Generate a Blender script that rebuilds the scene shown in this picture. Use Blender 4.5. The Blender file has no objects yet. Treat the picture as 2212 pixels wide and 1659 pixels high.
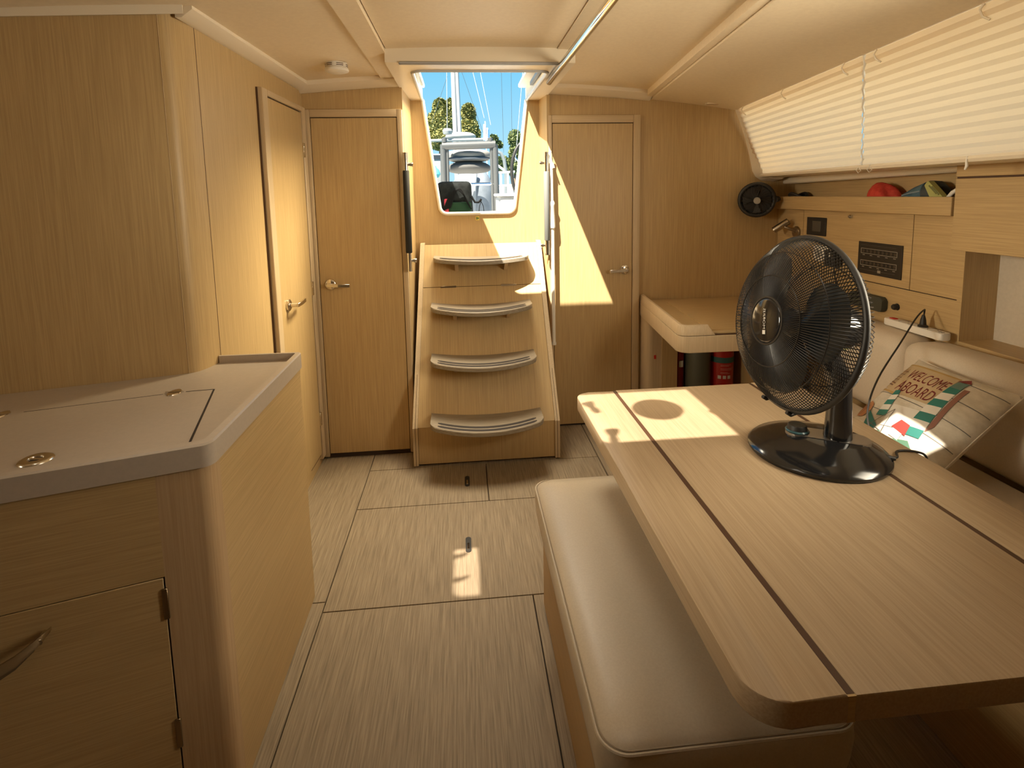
import bpy, bmesh, math, random
from mathutils import Vector, Matrix
random.seed(7)
R = math.radians
sc = bpy.context.scene
COL = sc.collection

# ------------------------------------------------------------------ camera
CAM_H = 1.40
YAW, PITCH, ROLL = R(5.166), R(6.641), R(1.078)
FPX = 1162.5
fwd = Vector((math.sin(YAW)*math.cos(PITCH), math.cos(YAW)*math.cos(PITCH), -math.sin(PITCH)))
rgt0 = Vector((math.cos(YAW), -math.sin(YAW), 0))
dwn0 = fwd.cross(rgt0)
rgt = math.cos(ROLL)*rgt0 + math.sin(ROLL)*dwn0
dwn = -math.sin(ROLL)*rgt0 + math.cos(ROLL)*dwn0
cam = bpy.data.cameras.new('camera')
cam.sensor_width = 36.0
cam.lens = FPX/2212*36.0
cam.shift_y = -274.0/2212
cam.clip_start = 0.02
cam.clip_end = 300
camo = bpy.data.objects.new('camera', cam)
m = Matrix.Identity(4)
for i in range(3):
    m[i][0] = rgt[i]; m[i][1] = -dwn[i]; m[i][2] = -fwd[i]
m[0][3], m[1][3], m[2][3] = 0, 0, CAM_H
camo.matrix_world = m
COL.objects.link(camo)
sc.camera = camo

def at(px, py, Y):
    """world point on the plane y = Y that the photograph shows at a pixel"""
    d = rgt*((px-1106)/FPX) + dwn*((py-555.5)/FPX) + fwd
    t = Y/d.y
    return Vector((d.x*t, Y, CAM_H + d.z*t))

# ------------------------------------------------------------------ world, sun, daylight, exposure
w = bpy.data.worlds.new('sky'); sc.world = w; w.use_nodes = True
nt = w.node_tree; nt.nodes.clear()
tc = nt.nodes.new('ShaderNodeTexCoord'); sx = nt.nodes.new('ShaderNodeSeparateXYZ')
cr = nt.nodes.new('ShaderNodeValToRGB'); bg = nt.nodes.new('ShaderNodeBackground'); ow = nt.nodes.new('ShaderNodeOutputWorld')
nt.links.new(tc.outputs['Generated'], sx.inputs[0]); nt.links.new(sx.outputs['Z'], cr.inputs[0])
nt.links.new(cr.outputs[0], bg.inputs[0]); nt.links.new(bg.outputs[0], ow.inputs[0])
e = cr.color_ramp.elements
e[0].position = 0.0; e[0].color = (0.50, 0.80, 0.96, 1)
e[1].position = 0.6; e[1].color = (0.06, 0.32, 0.75, 1)
n_ = e.new(0.30); n_.color = (0.10, 0.53, 0.86, 1)
bg.inputs[1].default_value = 0.55

SUN = Vector((0.407, 0.465, -1.0)).normalized()
sl = bpy.data.lights.new('sun', 'SUN'); sl.energy = 12.5; sl.angle = R(0.53); sl.color = (1.0, 0.92, 0.76)
so = bpy.data.objects.new('sun', sl); so.rotation_euler = SUN.to_track_quat('-Z', 'Y').to_euler(); COL.objects.link(so)

def area(name, loc, target, sx_, sy_, power, color):
    l = bpy.data.lights.new(name, 'AREA'); l.shape = 'RECTANGLE'; l.size = sx_; l.size_y = sy_; l.energy = power; l.color = color
    o = bpy.data.objects.new(name, l); o.location = loc
    o.rotation_euler = (Vector(target)-Vector(loc)).to_track_quat('-Z', 'Y').to_euler(); COL.objects.link(o)
    return o
WARM = (1.0, 0.875, 0.66)
# daylight of the sky falling through the deck hatches, the starboard window and the companionway
area('hatch_daylight', (0.030, 0.93, 2.12), (0.030, 0.93, 0), 0.36, 0.36, 2.2, WARM)
area('hatch_daylight', (-0.845, 0.945, 2.07), (-0.845, 0.945, 0), 0.28, 0.12, 1.0, WARM)
area('hatch_daylight', (0.772, 0.87, 2.11), (0.772, 0.87, 0), 0.22, 0.22, 1.5, WARM)
area('window_daylight', (2.30, 2.0, 1.95), (1.6, 2.0, 1.68), 2.4, 0.6, 5.6, (1.0, 0.87, 0.68))
a_ = area('companionway_daylight', (0.75, 3.00, 2.75), (-0.75, 2.25, 0.9), 0.7, 0.7, 23, (1.0, 0.83, 0.52)); a_.data.spread = R(95)
a_ = area('companionway_daylight', (0.1, 3.05, 2.75), (0.05, 2.2, 0.5), 0.8, 0.8, 13, (1.0, 0.88, 0.66)); a_.data.spread = R(100)
# added fill lamps out of view, brightening the ceiling, left wall and right joinery
a_ = area('port_fill', (-1.70, 0.92, 1.62), (1.9, 1.75, 1.25), 0.28, 0.5, 2.9, WARM); a_.data.spread = R(62)
a_ = area('starboard_fill', (1.38, 0.95, 1.40), (-0.6, 2.1, 1.36), 0.28, 0.6, 5.2, WARM); a_.data.spread = R(118)

vs = sc.view_settings
vs.view_transform = 'Standard'; vs.look = 'None'; vs.gamma = 1.0; vs.use_curve_mapping = False
vs.exposure = 1.0
sc.cycles.use_denoising = True
sc.cycles.max_bounces = 10; sc.cycles.diffuse_bounces = 6; sc.cycles.transparent_max_bounces = 16
sc.cycles.sample_clamp_indirect = 6.0
sc.cycles.caustics_reflective = False; sc.cycles.caustics_refractive = False

# ------------------------------------------------------------------ materials
MAT = {}
def mat(name, col, rough=0.5, metal=0.0, spec=0.5, alpha=None, coat=0.0, emit=None, trans=0.0):
    if name in MAT: return MAT[name]
    mm = bpy.data.materials.new(name); mm.use_nodes = True
    b = mm.node_tree.nodes['Principled BSDF']
    b.inputs['Base Color'].default_value = (*col, 1); b.inputs['Roughness'].default_value = rough
    b.inputs['Metallic'].default_value = metal; b.inputs['Specular IOR Level'].default_value = spec
    b.inputs['Coat Weight'].default_value = coat
    if alpha is not None: b.inputs['Alpha'].default_value = alpha
    if emit: b.inputs['Emission Color'].default_value = (*emit[0], 1); b.inputs['Emission Strength'].default_value = emit[1]
    MAT[name] = mm
    return mm

def noisy(name, c1, c2, scale=(1, 1, 1), nscale=5.0, detail=4, rough=0.5, bump=0.0, spec=0.4, lo=0.35, hi=0.65, coat=0.0, metal=0.0, rot=0.0):
    """two-tone procedural surface: noise in object space, stretched along the grain"""
    if name in MAT: return MAT[name]
    mm = bpy.data.materials.new(name); mm.use_nodes = True
    t = mm.node_tree; b = t.nodes['Principled BSDF']
    tcn = t.nodes.new('ShaderNodeTexCoord'); mp = t.nodes.new('ShaderNodeMapping'); mp.vector_type = 'TEXTURE'; mp.inputs['Scale'].default_value = tuple(1/q for q in scale); mp.inputs['Rotation'].default_value = (0, 0, rot)
    no = t.nodes.new('ShaderNodeTexNoise'); no.inputs['Scale'].default_value = nscale; no.inputs['Detail'].default_value = detail
    no.inputs['Roughness'].default_value = 0.62
    ra = t.nodes.new('ShaderNodeValToRGB')
    ra.color_ramp.elements[0].position = lo; ra.color_ramp.elements[0].color = (*c1, 1)
    ra.color_ramp.elements[1].position = hi; ra.color_ramp.elements[1].color = (*c2, 1)
    t.links.new(tcn.outputs['Object'], mp.inputs[0]); t.links.new(mp.outputs[0], no.inputs['Vector'])
    t.links.new(no.outputs['Fac'], ra.inputs[0]); t.links.new(ra.outputs[0], b.inputs['Base Color'])
    if bump:
        bp = t.nodes.new('ShaderNodeBump'); bp.inputs['Strength'].default_value = bump; bp.inputs['Distance'].default_value = 0.002
        t.links.new(no.outputs['Fac'], bp.inputs['Height']); t.links.new(bp.outputs[0], b.inputs['Normal'])
    b.inputs['Roughness'].default_value = rough; b.inputs['Specular IOR Level'].default_value = spec
    b.inputs['Coat Weight'].default_value = coat; b.inputs['Metallic'].default_value = metal
    MAT[name] = mm
    return mm

OAK1, OAK2 = (0.44, 0.306, 0.145), (0.55, 0.392, 0.192)
G = {'Z': (85, 85, 1.6), 'Y': (85, 1.6, 85), 'X': (1.6, 85, 85)}
oakZ = noisy('oak vertical grain', OAK1, OAK2, G['Z'], 3.0, 5, 0.42, 0.04)
oakY = noisy('oak grain along the hull', OAK1, OAK2, G['Y'], 3.0, 5, 0.42, 0.04)
oakX = noisy('oak grain athwart', OAK1, OAK2, G['X'], 3.0, 5, 0.42, 0.04)
trimoak = noisy('pale oak edging', (0.50, 0.38, 0.235), (0.58, 0.45, 0.285), G['Z'], 3.0, 4, 0.45)
floorm = noisy('grey oak floor', (0.20, 0.153, 0.10), (0.335, 0.262, 0.175), (75, 2.2, 75), 2.6, 6, 0.6, 0.12, 0.25)
treadm = noisy('grey oak tread', (0.23, 0.19, 0.14), (0.33, 0.28, 0.21), G['X'], 2.6, 5, 0.40, 0.05)
darkgap = mat('dark joint', (0.045, 0.025, 0.014), 0.8)
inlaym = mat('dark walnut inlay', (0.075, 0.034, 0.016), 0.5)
cream = noisy('cream headliner', (0.80, 0.68, 0.50), (0.84, 0.72, 0.53), (1, 1, 1), 60, 3, 0.55, 0.03)
creamtrim = mat('cream gelcoat', (0.82, 0.73, 0.58), 0.35)
white = mat('white gelcoat', (0.80, 0.78, 0.73), 0.3)
worktop = noisy('taupe solid worktop', (0.45, 0.385, 0.315), (0.475, 0.405, 0.33), (1, 1, 1), 90, 2, 0.36)
leather = noisy('cream leatherette', (0.55, 0.475, 0.365), (0.59, 0.515, 0.40), (1, 1, 1), 220, 3, 0.36, 0.10)
sofafab = noisy('beige leatherette', (0.64, 0.55, 0.43), (0.68, 0.59, 0.465), (1, 1, 1), 220, 3, 0.5, 0.1)
chrome = mat('brushed steel', (0.72, 0.66, 0.56), 0.2, 1.0)
steel = mat('polished steel', (0.80, 0.80, 0.80), 0.12, 1.0)
blackp = mat('glossy black plastic', (0.012, 0.012, 0.013), 0.13, 0, 0.6)
blackm = mat('matt black plastic', (0.02, 0.018, 0.016), 0.5)
foam = mat('black foam grip', (0.02, 0.02, 0.019), 0.75)
rubber = mat('dark tread rubber', (0.03, 0.022, 0.018), 0.7)
whitep = mat('white plastic', (0.80, 0.77, 0.70), 0.35)
redp = mat('red plastic', (0.55, 0.03, 0.02), 0.4)

# ------------------------------------------------------------------ builders
ORG = {}
def finish(bm, name, material, parent=None, smooth=False, org=None, sharp=40):
    bmesh.ops.recalc_face_normals(bm, faces=bm.faces)
    me = bpy.data.meshes.new(name)
    o0 = ORG.get(parent, Vector((0, 0, 0))) if parent else (Vector(org) if org is not None else Vector((0, 0, 0)))
    bmesh.ops.translate(bm, verts=bm.verts, vec=-o0)
    if smooth:
        for f in bm.faces: f.smooth = True
        lim = R(sharp)
        for ed in bm.edges:
            if len(ed.link_faces) == 2 and ed.calc_face_angle(0) > lim: ed.smooth = False
    bm.to_mesh(me); bm.free()
    if material: me.materials.append(material)
    o = bpy.data.objects.new(name, me); COL.objects.link(o)
    if parent:
        o.parent = parent; ORG[o] = o0
    else:
        o.location = o0; ORG[o] = o0
    return o

def thing(name, label, cat, loc=(0, 0, 0), group=None):
    o = bpy.data.objects.new(name, None); o.empty_display_size = 0.05
    o.location = loc; COL.objects.link(o); ORG[o] = Vector(loc)
    o['label'] = label; o['category'] = cat
    if group: o['group'] = group
    return o
def tag(o, label, cat, group=None):
    o['label'] = label; o['category'] = cat
    if group: o['group'] = group
    return o
def struct(o, label=None):
    o['kind'] = 'structure'
    if label: o['label'] = label
    return o
def sroot(name, label, loc=(0, 0, 0)):
    o = bpy.data.objects.new(name, None); o.empty_display_size = 0.05; o.location = loc
    COL.objects.link(o); ORG[o] = Vector(loc); o['kind'] = 'structure'; o['label'] = label
    return o

def bx(bm, x0, x1, y0, y1, z0, z1):
    r = bmesh.ops.create_cube(bm, size=1.0)
    for v in r['verts']:
        v.co = Vector((x0+(v.co.x+.5)*(x1-x0), y0+(v.co.y+.5)*(y1-y0), z0+(v.co.z+.5)*(z1-z0)))
    return r['verts']
def bev(bm, wd, seg=2):
    bmesh.ops.bevel(bm, geom=list(bm.edges), offset=wd, segments=seg, profile=0.5, affect='EDGES', clamp_overlap=True)
def box(name, x0, x1, y0, y1, z0, z1, material, parent=None, b=0.0, seg=2, smooth=None, org=None):
    bm = bmesh.new(); bx(bm, x0, x1, y0, y1, z0, z1)
    if b: bev(bm, b, seg)
    return finish(bm, name, material, parent, (b > 0) if smooth is None else smooth, org)
def rpoly(pts, rad, seg=6):
    """polygon with rounded corners"""
    out = []; n = len(pts)
    for i in range(n):
        p = Vector(pts[i]); a = Vector(pts[i-1]); c = Vector(pts[(i+1) % n])
        r = rad[i] if isinstance(rad, (list, tuple)) else rad
        if r <= 0: out.append(p); continue
        u = (a-p).normalized(); v = (c-p).normalized()
        half = u.angle(v)/2; d = r/math.tan(half)
        p1 = p+u*d; p2 = p+v*d; cc = p+(u+v).normalized()*(r/math.sin(half))
        a1 = math.atan2(p1.y-cc.y, p1.x-cc.x); a2 = math.atan2(p2.y-cc.y, p2.x-cc.x)
        da = (a2-a1+math.pi) % (2*math.pi)-math.pi
        for k in range(seg+1):
            q = a1+da*k/seg; out.append(Vector((cc.x+r*math.cos(q), cc.y+r*math.sin(q))))
    return out
def ext(bm, pts, fn0, fn1):
    """prism between two mappings of a 2-D outline"""
    a = [bm.verts.new(fn0(p)) for p in pts]; b = [bm.verts.new(fn1(p)) for p in pts]
    bm.faces.new(a); bm.faces.new(list(reversed(b)))
    n = len(pts)
    for i in range(n): bm.faces.new((a[i], b[i], b[(i+1) % n], a[(i+1) % n]))
def slab(name, pts, z0, z1, material, parent=None, b=0.0, seg=2, smooth=None, org=None):
    bm = bmesh.new(); ext(bm, pts, lambda p: (p[0], p[1], z0), lambda p: (p[0], p[1], z1))
    if b:
        ed = [e_ for e_ in bm.edges if abs(e_.verts[0].co.z-e_.verts[1].co.z) < 1e-6]
        bmesh.ops.bevel(bm, geom=ed, offset=b, segments=seg, profile=0.5, affect='EDGES', clamp_overlap=True)
    return finish(bm, name, material, parent, True if smooth is None else smooth, org, 35)
def ringpts(p, d, r, n, up=None):
    d = d.normalized(); up = up or (Vector((0, 0, 1)) if abs(d.z) < 0.9 else Vector((1, 0, 0)))
    a = d.cross(up).normalized(); b = a.cross(d).normalized()
    return [p+a*(r*math.cos(2*math.pi*k/n))+b*(r*math.sin(2*math.pi*k/n)) for k in range(n)]
def tube(bm, pts, r, n=8, closed=False):
    pts = [Vector(p) for p in pts]; rings = []; L = len(pts); prev = None
    for i, p in enumerate(pts):
        d = (pts[(i+1) % L]-pts[i-1]) if closed else (pts[min(i+1, L-1)]-pts[max(i-1, 0)])
        d.normalize()
        if prev is None:
            up = Vector((0, 0, 1)) if abs(d.z) < 0.9 else Vector((1, 0, 0)); a = d.cross(up).normalized()
        else:
            a = (prev-d*prev.dot(d)).normalized()
        prev = a; b = a.cross(d)
        rr = r[i] if isinstance(r, (list, tuple)) else r
        rings.append([bm.verts.new(p+a*(rr*math.cos(2*math.pi*k/n))+b*(rr*math.sin(2*math.pi*k/n))) for k in range(n)])
    for i in range(L if closed else L-1):
        A, B = rings[i], rings[(i+1) % L]
        for k in range(n): bm.faces.new((A[k], A[(k+1) % n], B[(k+1) % n], B[k]))
    if not closed:
        bm.faces.new(rings[0]); bm.faces.new(list(reversed(rings[-1])))
def tubeobj(name, pts, r, material, parent=None, n=8, closed=False, org=None):
    bm = bmesh.new(); tube(bm, pts, r, n, closed); return finish(bm, name, material, parent, True, org, 50)
def lathe(bm, prof, o, axis, n=32, sxy=(1, 1), up=None):
    """surface of revolution; prof = [(radius, height along axis)]"""
    ax = Vector(axis).normalized(); u = up or (Vector((0, 0, 1)) if abs(ax.z) < 0.9 else Vector((1, 0, 0)))
    a = ax.cross(u).normalized(); b = a.cross(ax).normalized(); o = Vector(o); rings = []
    for r, h in prof:
        if r < 1e-6: rings.append([bm.verts.new(o+ax*h)])
        else: rings.append([bm.verts.new(o+ax*h+a*(r*sxy[0]*math.cos(2*math.pi*k/n))+b*(r*sxy[1]*math.sin(2*math.pi*k/n))) for k in range(n)])
    for A, B in zip(rings, rings[1:]):
        if len(A) == 1 and len(B) == 1: continue
        for k in range(n):
            k2 = (k+1) % n
            if len(A) == 1: bm.faces.new((A[0], B[k2], B[k]))
            elif len(B) == 1: bm.faces.new((A[k], A[k2], B[0]))
            else: bm.faces.new((A[k], A[k2], B[k2], B[k]))
    if len(rings[0]) > 1: bm.faces.new(list(reversed(rings[0])))
    if len(rings[-1]) > 1: bm.faces.new(rings[-1])
def latheobj(name, prof, o, axis, material, parent=None, n=32, sxy=(1, 1), org=None, sharp=40):
    bm = bmesh.new(); lathe(bm, prof, o, axis, n, sxy); return finish(bm, name, material, parent, True, org, sharp)
def spline(pts, n=6):
    """Catmull-Rom curve through the points"""
    P = [Vector(p) for p in pts]; P = [P[0]*2-P[1]]+P+[P[-1]*2-P[-2]]; out = []
    for i in range(1, len(P)-2):
        for k in range(n):
            t = k/n; a, b, c, d = P[i-1], P[i], P[i+1], P[i+2]
            out.append(0.5*((2*b)+(c-a)*t+(2*a-5*b+4*c-d)*t*t+(3*b-a-3*c+d)*t**3))
    return out+[P[-2]]
def quadobj(name, pts, material, parent=None, th=0.0, nrm=None, org=None):
    bm = bmesh.new(); a = [bm.verts.new(p) for p in pts]; bm.faces.new(a)
    if th:
        n = Vector(nrm)*th; b = [bm.verts.new(Vector(p)+n) for p in pts]; bm.faces.new(list(reversed(b)))
        for i in range(len(a)): bm.faces.new((a[i], b[i], b[(i+1) % len(a)], a[(i+1) % len(a)]))
    return finish(bm, name, material, parent, False, org)
def textmesh(body, size=1.0):
    """flat outlines of a word as (bmesh, width, height)"""
    cu = bpy.data.curves.new('lettering', 'FONT'); cu.body = body; cu.size = size; cu.resolution_u = 3
    o = bpy.data.objects.new('lettering', cu); COL.objects.link(o)
    dg = bpy.context.evaluated_depsgraph_get(); me = bpy.data.meshes.new_from_object(o.evaluated_get(dg))
    bm = bmesh.new(); bm.from_mesh(me); bpy.data.objects.remove(o); bpy.data.curves.remove(cu); bpy.data.meshes.remove(me)
    x0 = min(v.co.x for v in bm.verts); x1 = max(v.co.x for v in bm.verts); y0 = min(v.co.y for v in bm.verts); y1 = max(v.co.y for v in bm.verts)
    for v in bm.verts: v.co = Vector(((v.co.x-x0)/(x1-x0), (v.co.y-y0)/(y1-y0), 0))
    return bm

#================================================================== STRUCTURE
# ---- floor: dark bed with loose oak boards, narrow joints between them
floor = box('floor', -1.7, 2.2, -1.3, 3.3, -0.06, -0.016, darkgap); struct(floor, 'grey oak cabin sole with removable boards')
g = 0.0018
def board(x0, x1, y0, y1):
    return box('floor_board', x0+g, x1-g, y0+g, y1-g, -0.016, 0.0, floorm, floor, 0.0012, 1)
board(-1.7, -0.514, -1.3, 1.781); board(-1.7, -0.514, 1.781, 3.3)
b1 = board(-0.514, 0.208, -1.3, 1.733)
b2 = board(-0.514, 0.30, 1.733, 2.338)
board(0.208, 0.30, 0.9, 1.733); board(0.208, 0.30, -1.3, 0.9)
b3 = board(-0.514, 0.084, 2.338, 2.684); board(0.084, 0.684, 2.338, 2.684)
board(-0.514, 0.684, 2.684, 3.3); board(0.684, 2.2, 2.338, 3.3); board(0.30, 1.2, -1.3, 2.338); board(1.2, 2.2, -1.3, 2.338)
for bb, y in ((b2, 2.033), (b3, 2.52)):
    la = slab('floor_latch', rpoly([(-0.026, y-0.048), (-0.003, y-0.048), (-0.003, y+0.048), (-0.026, y+0.048)], 0.0112), -0.001, 0.0016, blackm, bb, 0.0006, 1)
    la['label'] = 'black flush lifting latch'
    box('latch_tongue', -0.019, -0.010, y-0.030, y+0.008, 0.0015, 0.0030, steel, la, 0.0005, 1)

# ---- ceiling: cambered headliner panels under the deck
def cz(x): return 1.978-0.05*(x-0.15)**2
CU = 0.036   # main headliner stands above the crown mouldings
HOLES = [(-0.205, 0.223, 0.728, 1.128), (-0.910, -0.780, 0.793, 1.093), (0.650, 0.895, 0.745, 0.995)]
def panel_mesh(xa, xb, y0, y1, dz, holes=(), n=8, th=0.03):
    """cambered sheet; xa/xb are functions of y; rectangular holes"""
    bm = bmesh.new(); ys = sorted(set([y0, y1]+[v for h in holes for v in h[2:] if y0 < v < y1]))
    for ya, yb in zip(ys, ys[1:]):
        lo0, lo1, hi0, hi1 = xa(ya), xa(yb), xb(ya), xb(yb); ym = (ya+yb)/2
        hx = [h for h in holes if h[2] < ym < h[3]]
        if hx:
            xs = sorted(v for h in hx for v in h[:2]); segs = [(None, xs[0])]+[(xs[i], xs[i+1]) for i in range(1, len(xs)-1, 2)]+[(xs[-1], None)]
        else: segs = [(None, None)]
        for s0, s1 in segs:
            for k in range(n):
                q = []
                for t, y, side in ((k/n, ya, 0), ((k+1)/n, ya, 0), ((k+1)/n, yb, 1), (k/n, yb, 1)):
                    l = (lo0, lo1)[side] if s0 is None else s0; h_ = (hi0, hi1)[side] if s1 is None else s1
                    x = l+(h_-l)*t; q.append(bm.verts.new((x, y, cz(x)+dz)))
                bm.faces.new(q)
    bmesh.ops.remove_doubles(bm, verts=bm.verts, dist=1e-5)
    r = bmesh.ops.extrude_face_region(bm, geom=list(bm.faces))
    bmesh.ops.translate(bm, verts=[v for v in r['geom'] if isinstance(v, bmesh.types.BMVert)], vec=(0, 0, th))
    return bm
K = lambda v: (lambda y: v)
ceiling = finish(panel_mesh(K(-1.75), K(1.66), -1.3, 2.46, 0.045+CU, HOLES, 16, 0.03), 'ceiling', white, smooth=True); struct(ceiling, 'cambered cream cabin ceiling')
xl = lambda y: 0.92+(y-1.57)*0.1176
def cpanel(xa, xb, y0, y1, dz, holes=()):
    return finish(panel_mesh(xa, xb, y0, y1, dz, holes, 8, 0.045+CU-dz-0.001), 'ceiling_panel', cream, ceiling, True)
cpanel(K(-1.75), K(-0.388), -1.3, 2.865, CU, [HOLES[1]])
cpanel(K(-0.384), K(-0.300), -1.3, 2.865, CU-0.014)
cpanel(K(-0.296), K(0.420), -1.3, 2.345, CU+0.004, [HOLES[0]])
cpanel(K(0.424), lambda y: xl(y)-0.034, 1.15, 3.1, CU)
cpanel(lambda y: xl(y)-0.034, lambda y: xl(y)-0.002, 1.15, 3.1, 0.004)
cpanel(lambda y: xl(y)+0.002, K(1.66), 1.15, 3.1, -0.004)
cpanel(K(0.424), K(1.66), -1.3, 1.15, 0.004, [HOLES[2]])
# crown mouldings
def crown(name, pts, h=0.035, d=0.035, inward=(1, 0, 0)):
    iv = Vector(inward); bm = bmesh.new(); prof = [(0, 0), (d*0.35, 0), (d, h*0.55), (d, h), (0, h)]
    rings = [[bm.verts.new(Vector(p)+iv*a+Vector((0, 0, b))) for a, b in prof] for p in pts]
    for A, B in zip(rings, rings[1:]):
        for k in range(5): bm.faces.new((A[k], A[(k+1) % 5], B[(k+1) % 5], B[k]))
    bm.faces.new(rings[0]); bm.faces.new(list(reversed(rings[-1])))
    return struct(finish(bm, name, creamtrim, None, True), 'cream moulding along the ceiling edge')
crown('trim_1', [(-0.826, 1.74, 1.937), (-0.790, 2.865, 1.933)], 0.045, 0.05)
crown('trim_4', [(-0.80, 1.737, 1.946), (-1.223, 1.630, 1.900), (-1.60, 1.536, 1.848)], 0.05, 0.012, (0.24, -0.97, 0))
crown('trim_2', [(x, 2.864, cz(x)-0.012) for x in (-0.79, -0.6, -0.45, -0.295)], 0.05, 0.06, (0, -1, 0))
crown('trim_3', [(x, 3.099, cz(x)-0.012) for x in (0.50, 0.7, 0.9, 1.09)], 0.05, 0.07, (0, -1, 0))

# ---- walls
wall_bl = struct(box('wall_back_left', -0.83, -0.29, 2.866, 2.90, 0, 2.06, oakZ), 'oak bulkhead around the aft port cabin door')
wall_br = struct(box('wall_back_right', 0.488, 2.05, 3.101, 3.14, 0, 2.06, oakZ), 'oak bulkhead around the aft starboard cabin door')
# left wall with its rounded corner into the slanted front part
def wall_sheet(name, pts, z0, z1, material, th=0.02, label=None, ztop=None):
    bm = bmesh.new(); P = [Vector((p[0], p[1], 0)) for p in pts]
    lo = [bm.verts.new((p.x, p.y, z0)) for p in P]; hi = [bm.verts.new((p.x, p.y, z1)) for p in P]
    for i in range(len(P)-1): bm.faces.new((lo[i], lo[i+1], hi[i+1], hi[i]))
    return struct(finish(bm, name, material, None, True), label)
CR = []   # arc between the two planes
pA, pB = Vector((-0.868, 1.722)), Vector((-0.822, 1.842))
dA = Vector((0.46, 0.117)).normalized(); dB = Vector((0.033, 1.03)).normalized()
den = dA.x*dB.y-dA.y*dB.x; s_ = ((pB.x-pA.x)*dB.y-(pB.y-pA.y)*dB.x)/den; pc = pA+dA*s_
for k in range(13):
    t = k/12; CR.append(pA*(1-t)**2+pc*(2*t*(1-t))+pB*t*t)
wall_left = wall_sheet('wall_left', [(-0.822, 1.842), (-0.789, 2.87)], 0, 2.06, oakZ, label='oak side wall with the narrow cabin door')
wall_sheet('wall_left_corner', CR, 0, 2.06, oakZ, label='rounded oak corner post between the two left walls')
for q_, nm_ in ((pA, 'a'), (pB, 'b')):
    o_ = tubeobj('seam', [(q_.x, q_.y, 0.0), (q_.x, q_.y, 2.0)], 0.0011, mat('pale seam', (0.50, 0.37, 0.22), 0.5) if nm_ == 'a' else inlaym, wall_left, 5)
wall_lf = wall_sheet('wall_left_front', [pA, pA-dA*0.95], 0, 2.06, oakZ, label='slanted oak wall behind the galley worktop')
struct(box('wall_left_outer', -1.80, -1.75, -1.3, 1.52, 0, 2.06, oakZ), 'outer hull side behind the galley')
struct(box('wall_front', -1.8, 2.2, -1.34, -1.30, 0, 2.06, oakZ), 'forward bulkhead behind the viewer')
# right wall: joinery panels with shadow gaps, niche, recessed shelf
wall_r = struct(box('wall_right', 1.908, 1.93, -1.3, 1.866, 0, 0.78, darkgap), 'oak joinery on the starboard hull side')
bm = bmesh.new(); bx(bm, 1.908, 1.93, 1.875, 3.1, 0, 1.28)
finish(bm, 'panel_backing', darkgap, wall_r)
box('panel_backing', 2.0, 2.012, 1.87, 3.1, 1.30, 1.495, oakY, wall_r)
def wpan(y0, y1, z0, z1, m_=oakY, nm='wall_panel'): return box(nm, 1.90, 1.909, y0+0.002, y1-0.002, z0+0.002, z1-0.002, m_, wall_r, 0.001, 1)
wpan(2.853, 3.1, 0, 1.30); epan = wpan(2.112, 2.853, 0.960, 1.30); wpan(1.866, 2.112, 0.960, 1.30); wpan(1.866, 2.853, 0, 0.960); wpan(-1.3, 1.866, 0, 0.787)
# niche beside the upper cabinet
box('niche_side', 1.9002, 2.06, 1.867, 1.888, 0.80, 1.30, noisy('oak niche', OAK1, OAK2, G['Z'], 3, 5, 0.45), wall_r)
box('niche_back', 2.047, 2.06, 0.2, 1.868, 0.80, 1.30, noisy('cream niche lining', (0.62, 0.55, 0.44), (0.66, 0.585, 0.47), (1, 1, 1), 80, 2, 0.5), wall_r)
box('niche_ledge', 1.90, 2.05, 0.2, 1.868, 0.785, 0.803, oakY, wall_r)
struct(box('wall_right_upper', 2.06, 2.10, -1.3, 3.1, 0.0, 1.50, oakY), 'hull lining behind the starboard joinery')
# shelf with its fiddle rail
shelf = thing('wall_shelf', 'long open oak shelf with a raised front rail under the window', 'shelf', (1.93, 2.45, 1.286))
box('shelf_board', 1.862, 2.0, 1.893, 3.098, 1.290, 1.304, oakY, shelf)
box('front_rail', 1.852, 1.868, 1.893, 3.098, 1.287, 1.360, oakY, shelf, 0.002, 1)

# ---- window band: sloping cabin side, frame, tinted pane
win = sroot('window_1', 'long sloping cabin window on the starboard side', (1.7, 2.0, 1.48))
WT = lambda y: Vector((1.616-(3.1-y)*0.108, y, cz(1.616-(3.1-y)*0.108)-0.004))     # top edge of the blinds
WB = lambda y: Vector((1.772-(3.1-y)*0.100, y, 1.490))                    # bottom edge
glassm = bpy.data.materials.new('tinted window pane'); glassm.use_nodes = True
t = glassm.node_tree; t.nodes.clear(); o_ = t.nodes.new('ShaderNodeOutputMaterial'); mx = t.nodes.new('ShaderNodeMixShader'); tr = t.nodes.new('ShaderNodeBsdfTransparent'); gl = t.nodes.new('ShaderNodeBsdfGlossy')
tr.inputs[0].default_value = (0.80, 0.82, 0.80, 1); gl.inputs['Roughness'].default_value = 0.02; mx.inputs[0].default_value = 0.06
t.links.new(tr.outputs[0], mx.inputs[1]); t.links.new(gl.outputs[0], mx.inputs[2]); t.links.new(mx.outputs[0], o_.inputs[0])
hglass = glassm.copy(); hglass.name = 'smoked hatch acrylic'
for nd_ in hglass.node_tree.nodes:
    if nd_.type == 'BSDF_TRANSPARENT': nd_.inputs[0].default_value = (0.46, 0.44, 0.44, 1)
off = Vector((0.06, 0, 0.0))
quadobj('pane', [WT(3.1)+off, WT(0.2)+off, WB(0.2)+off, WB(3.1)+off], glassm, win)
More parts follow.
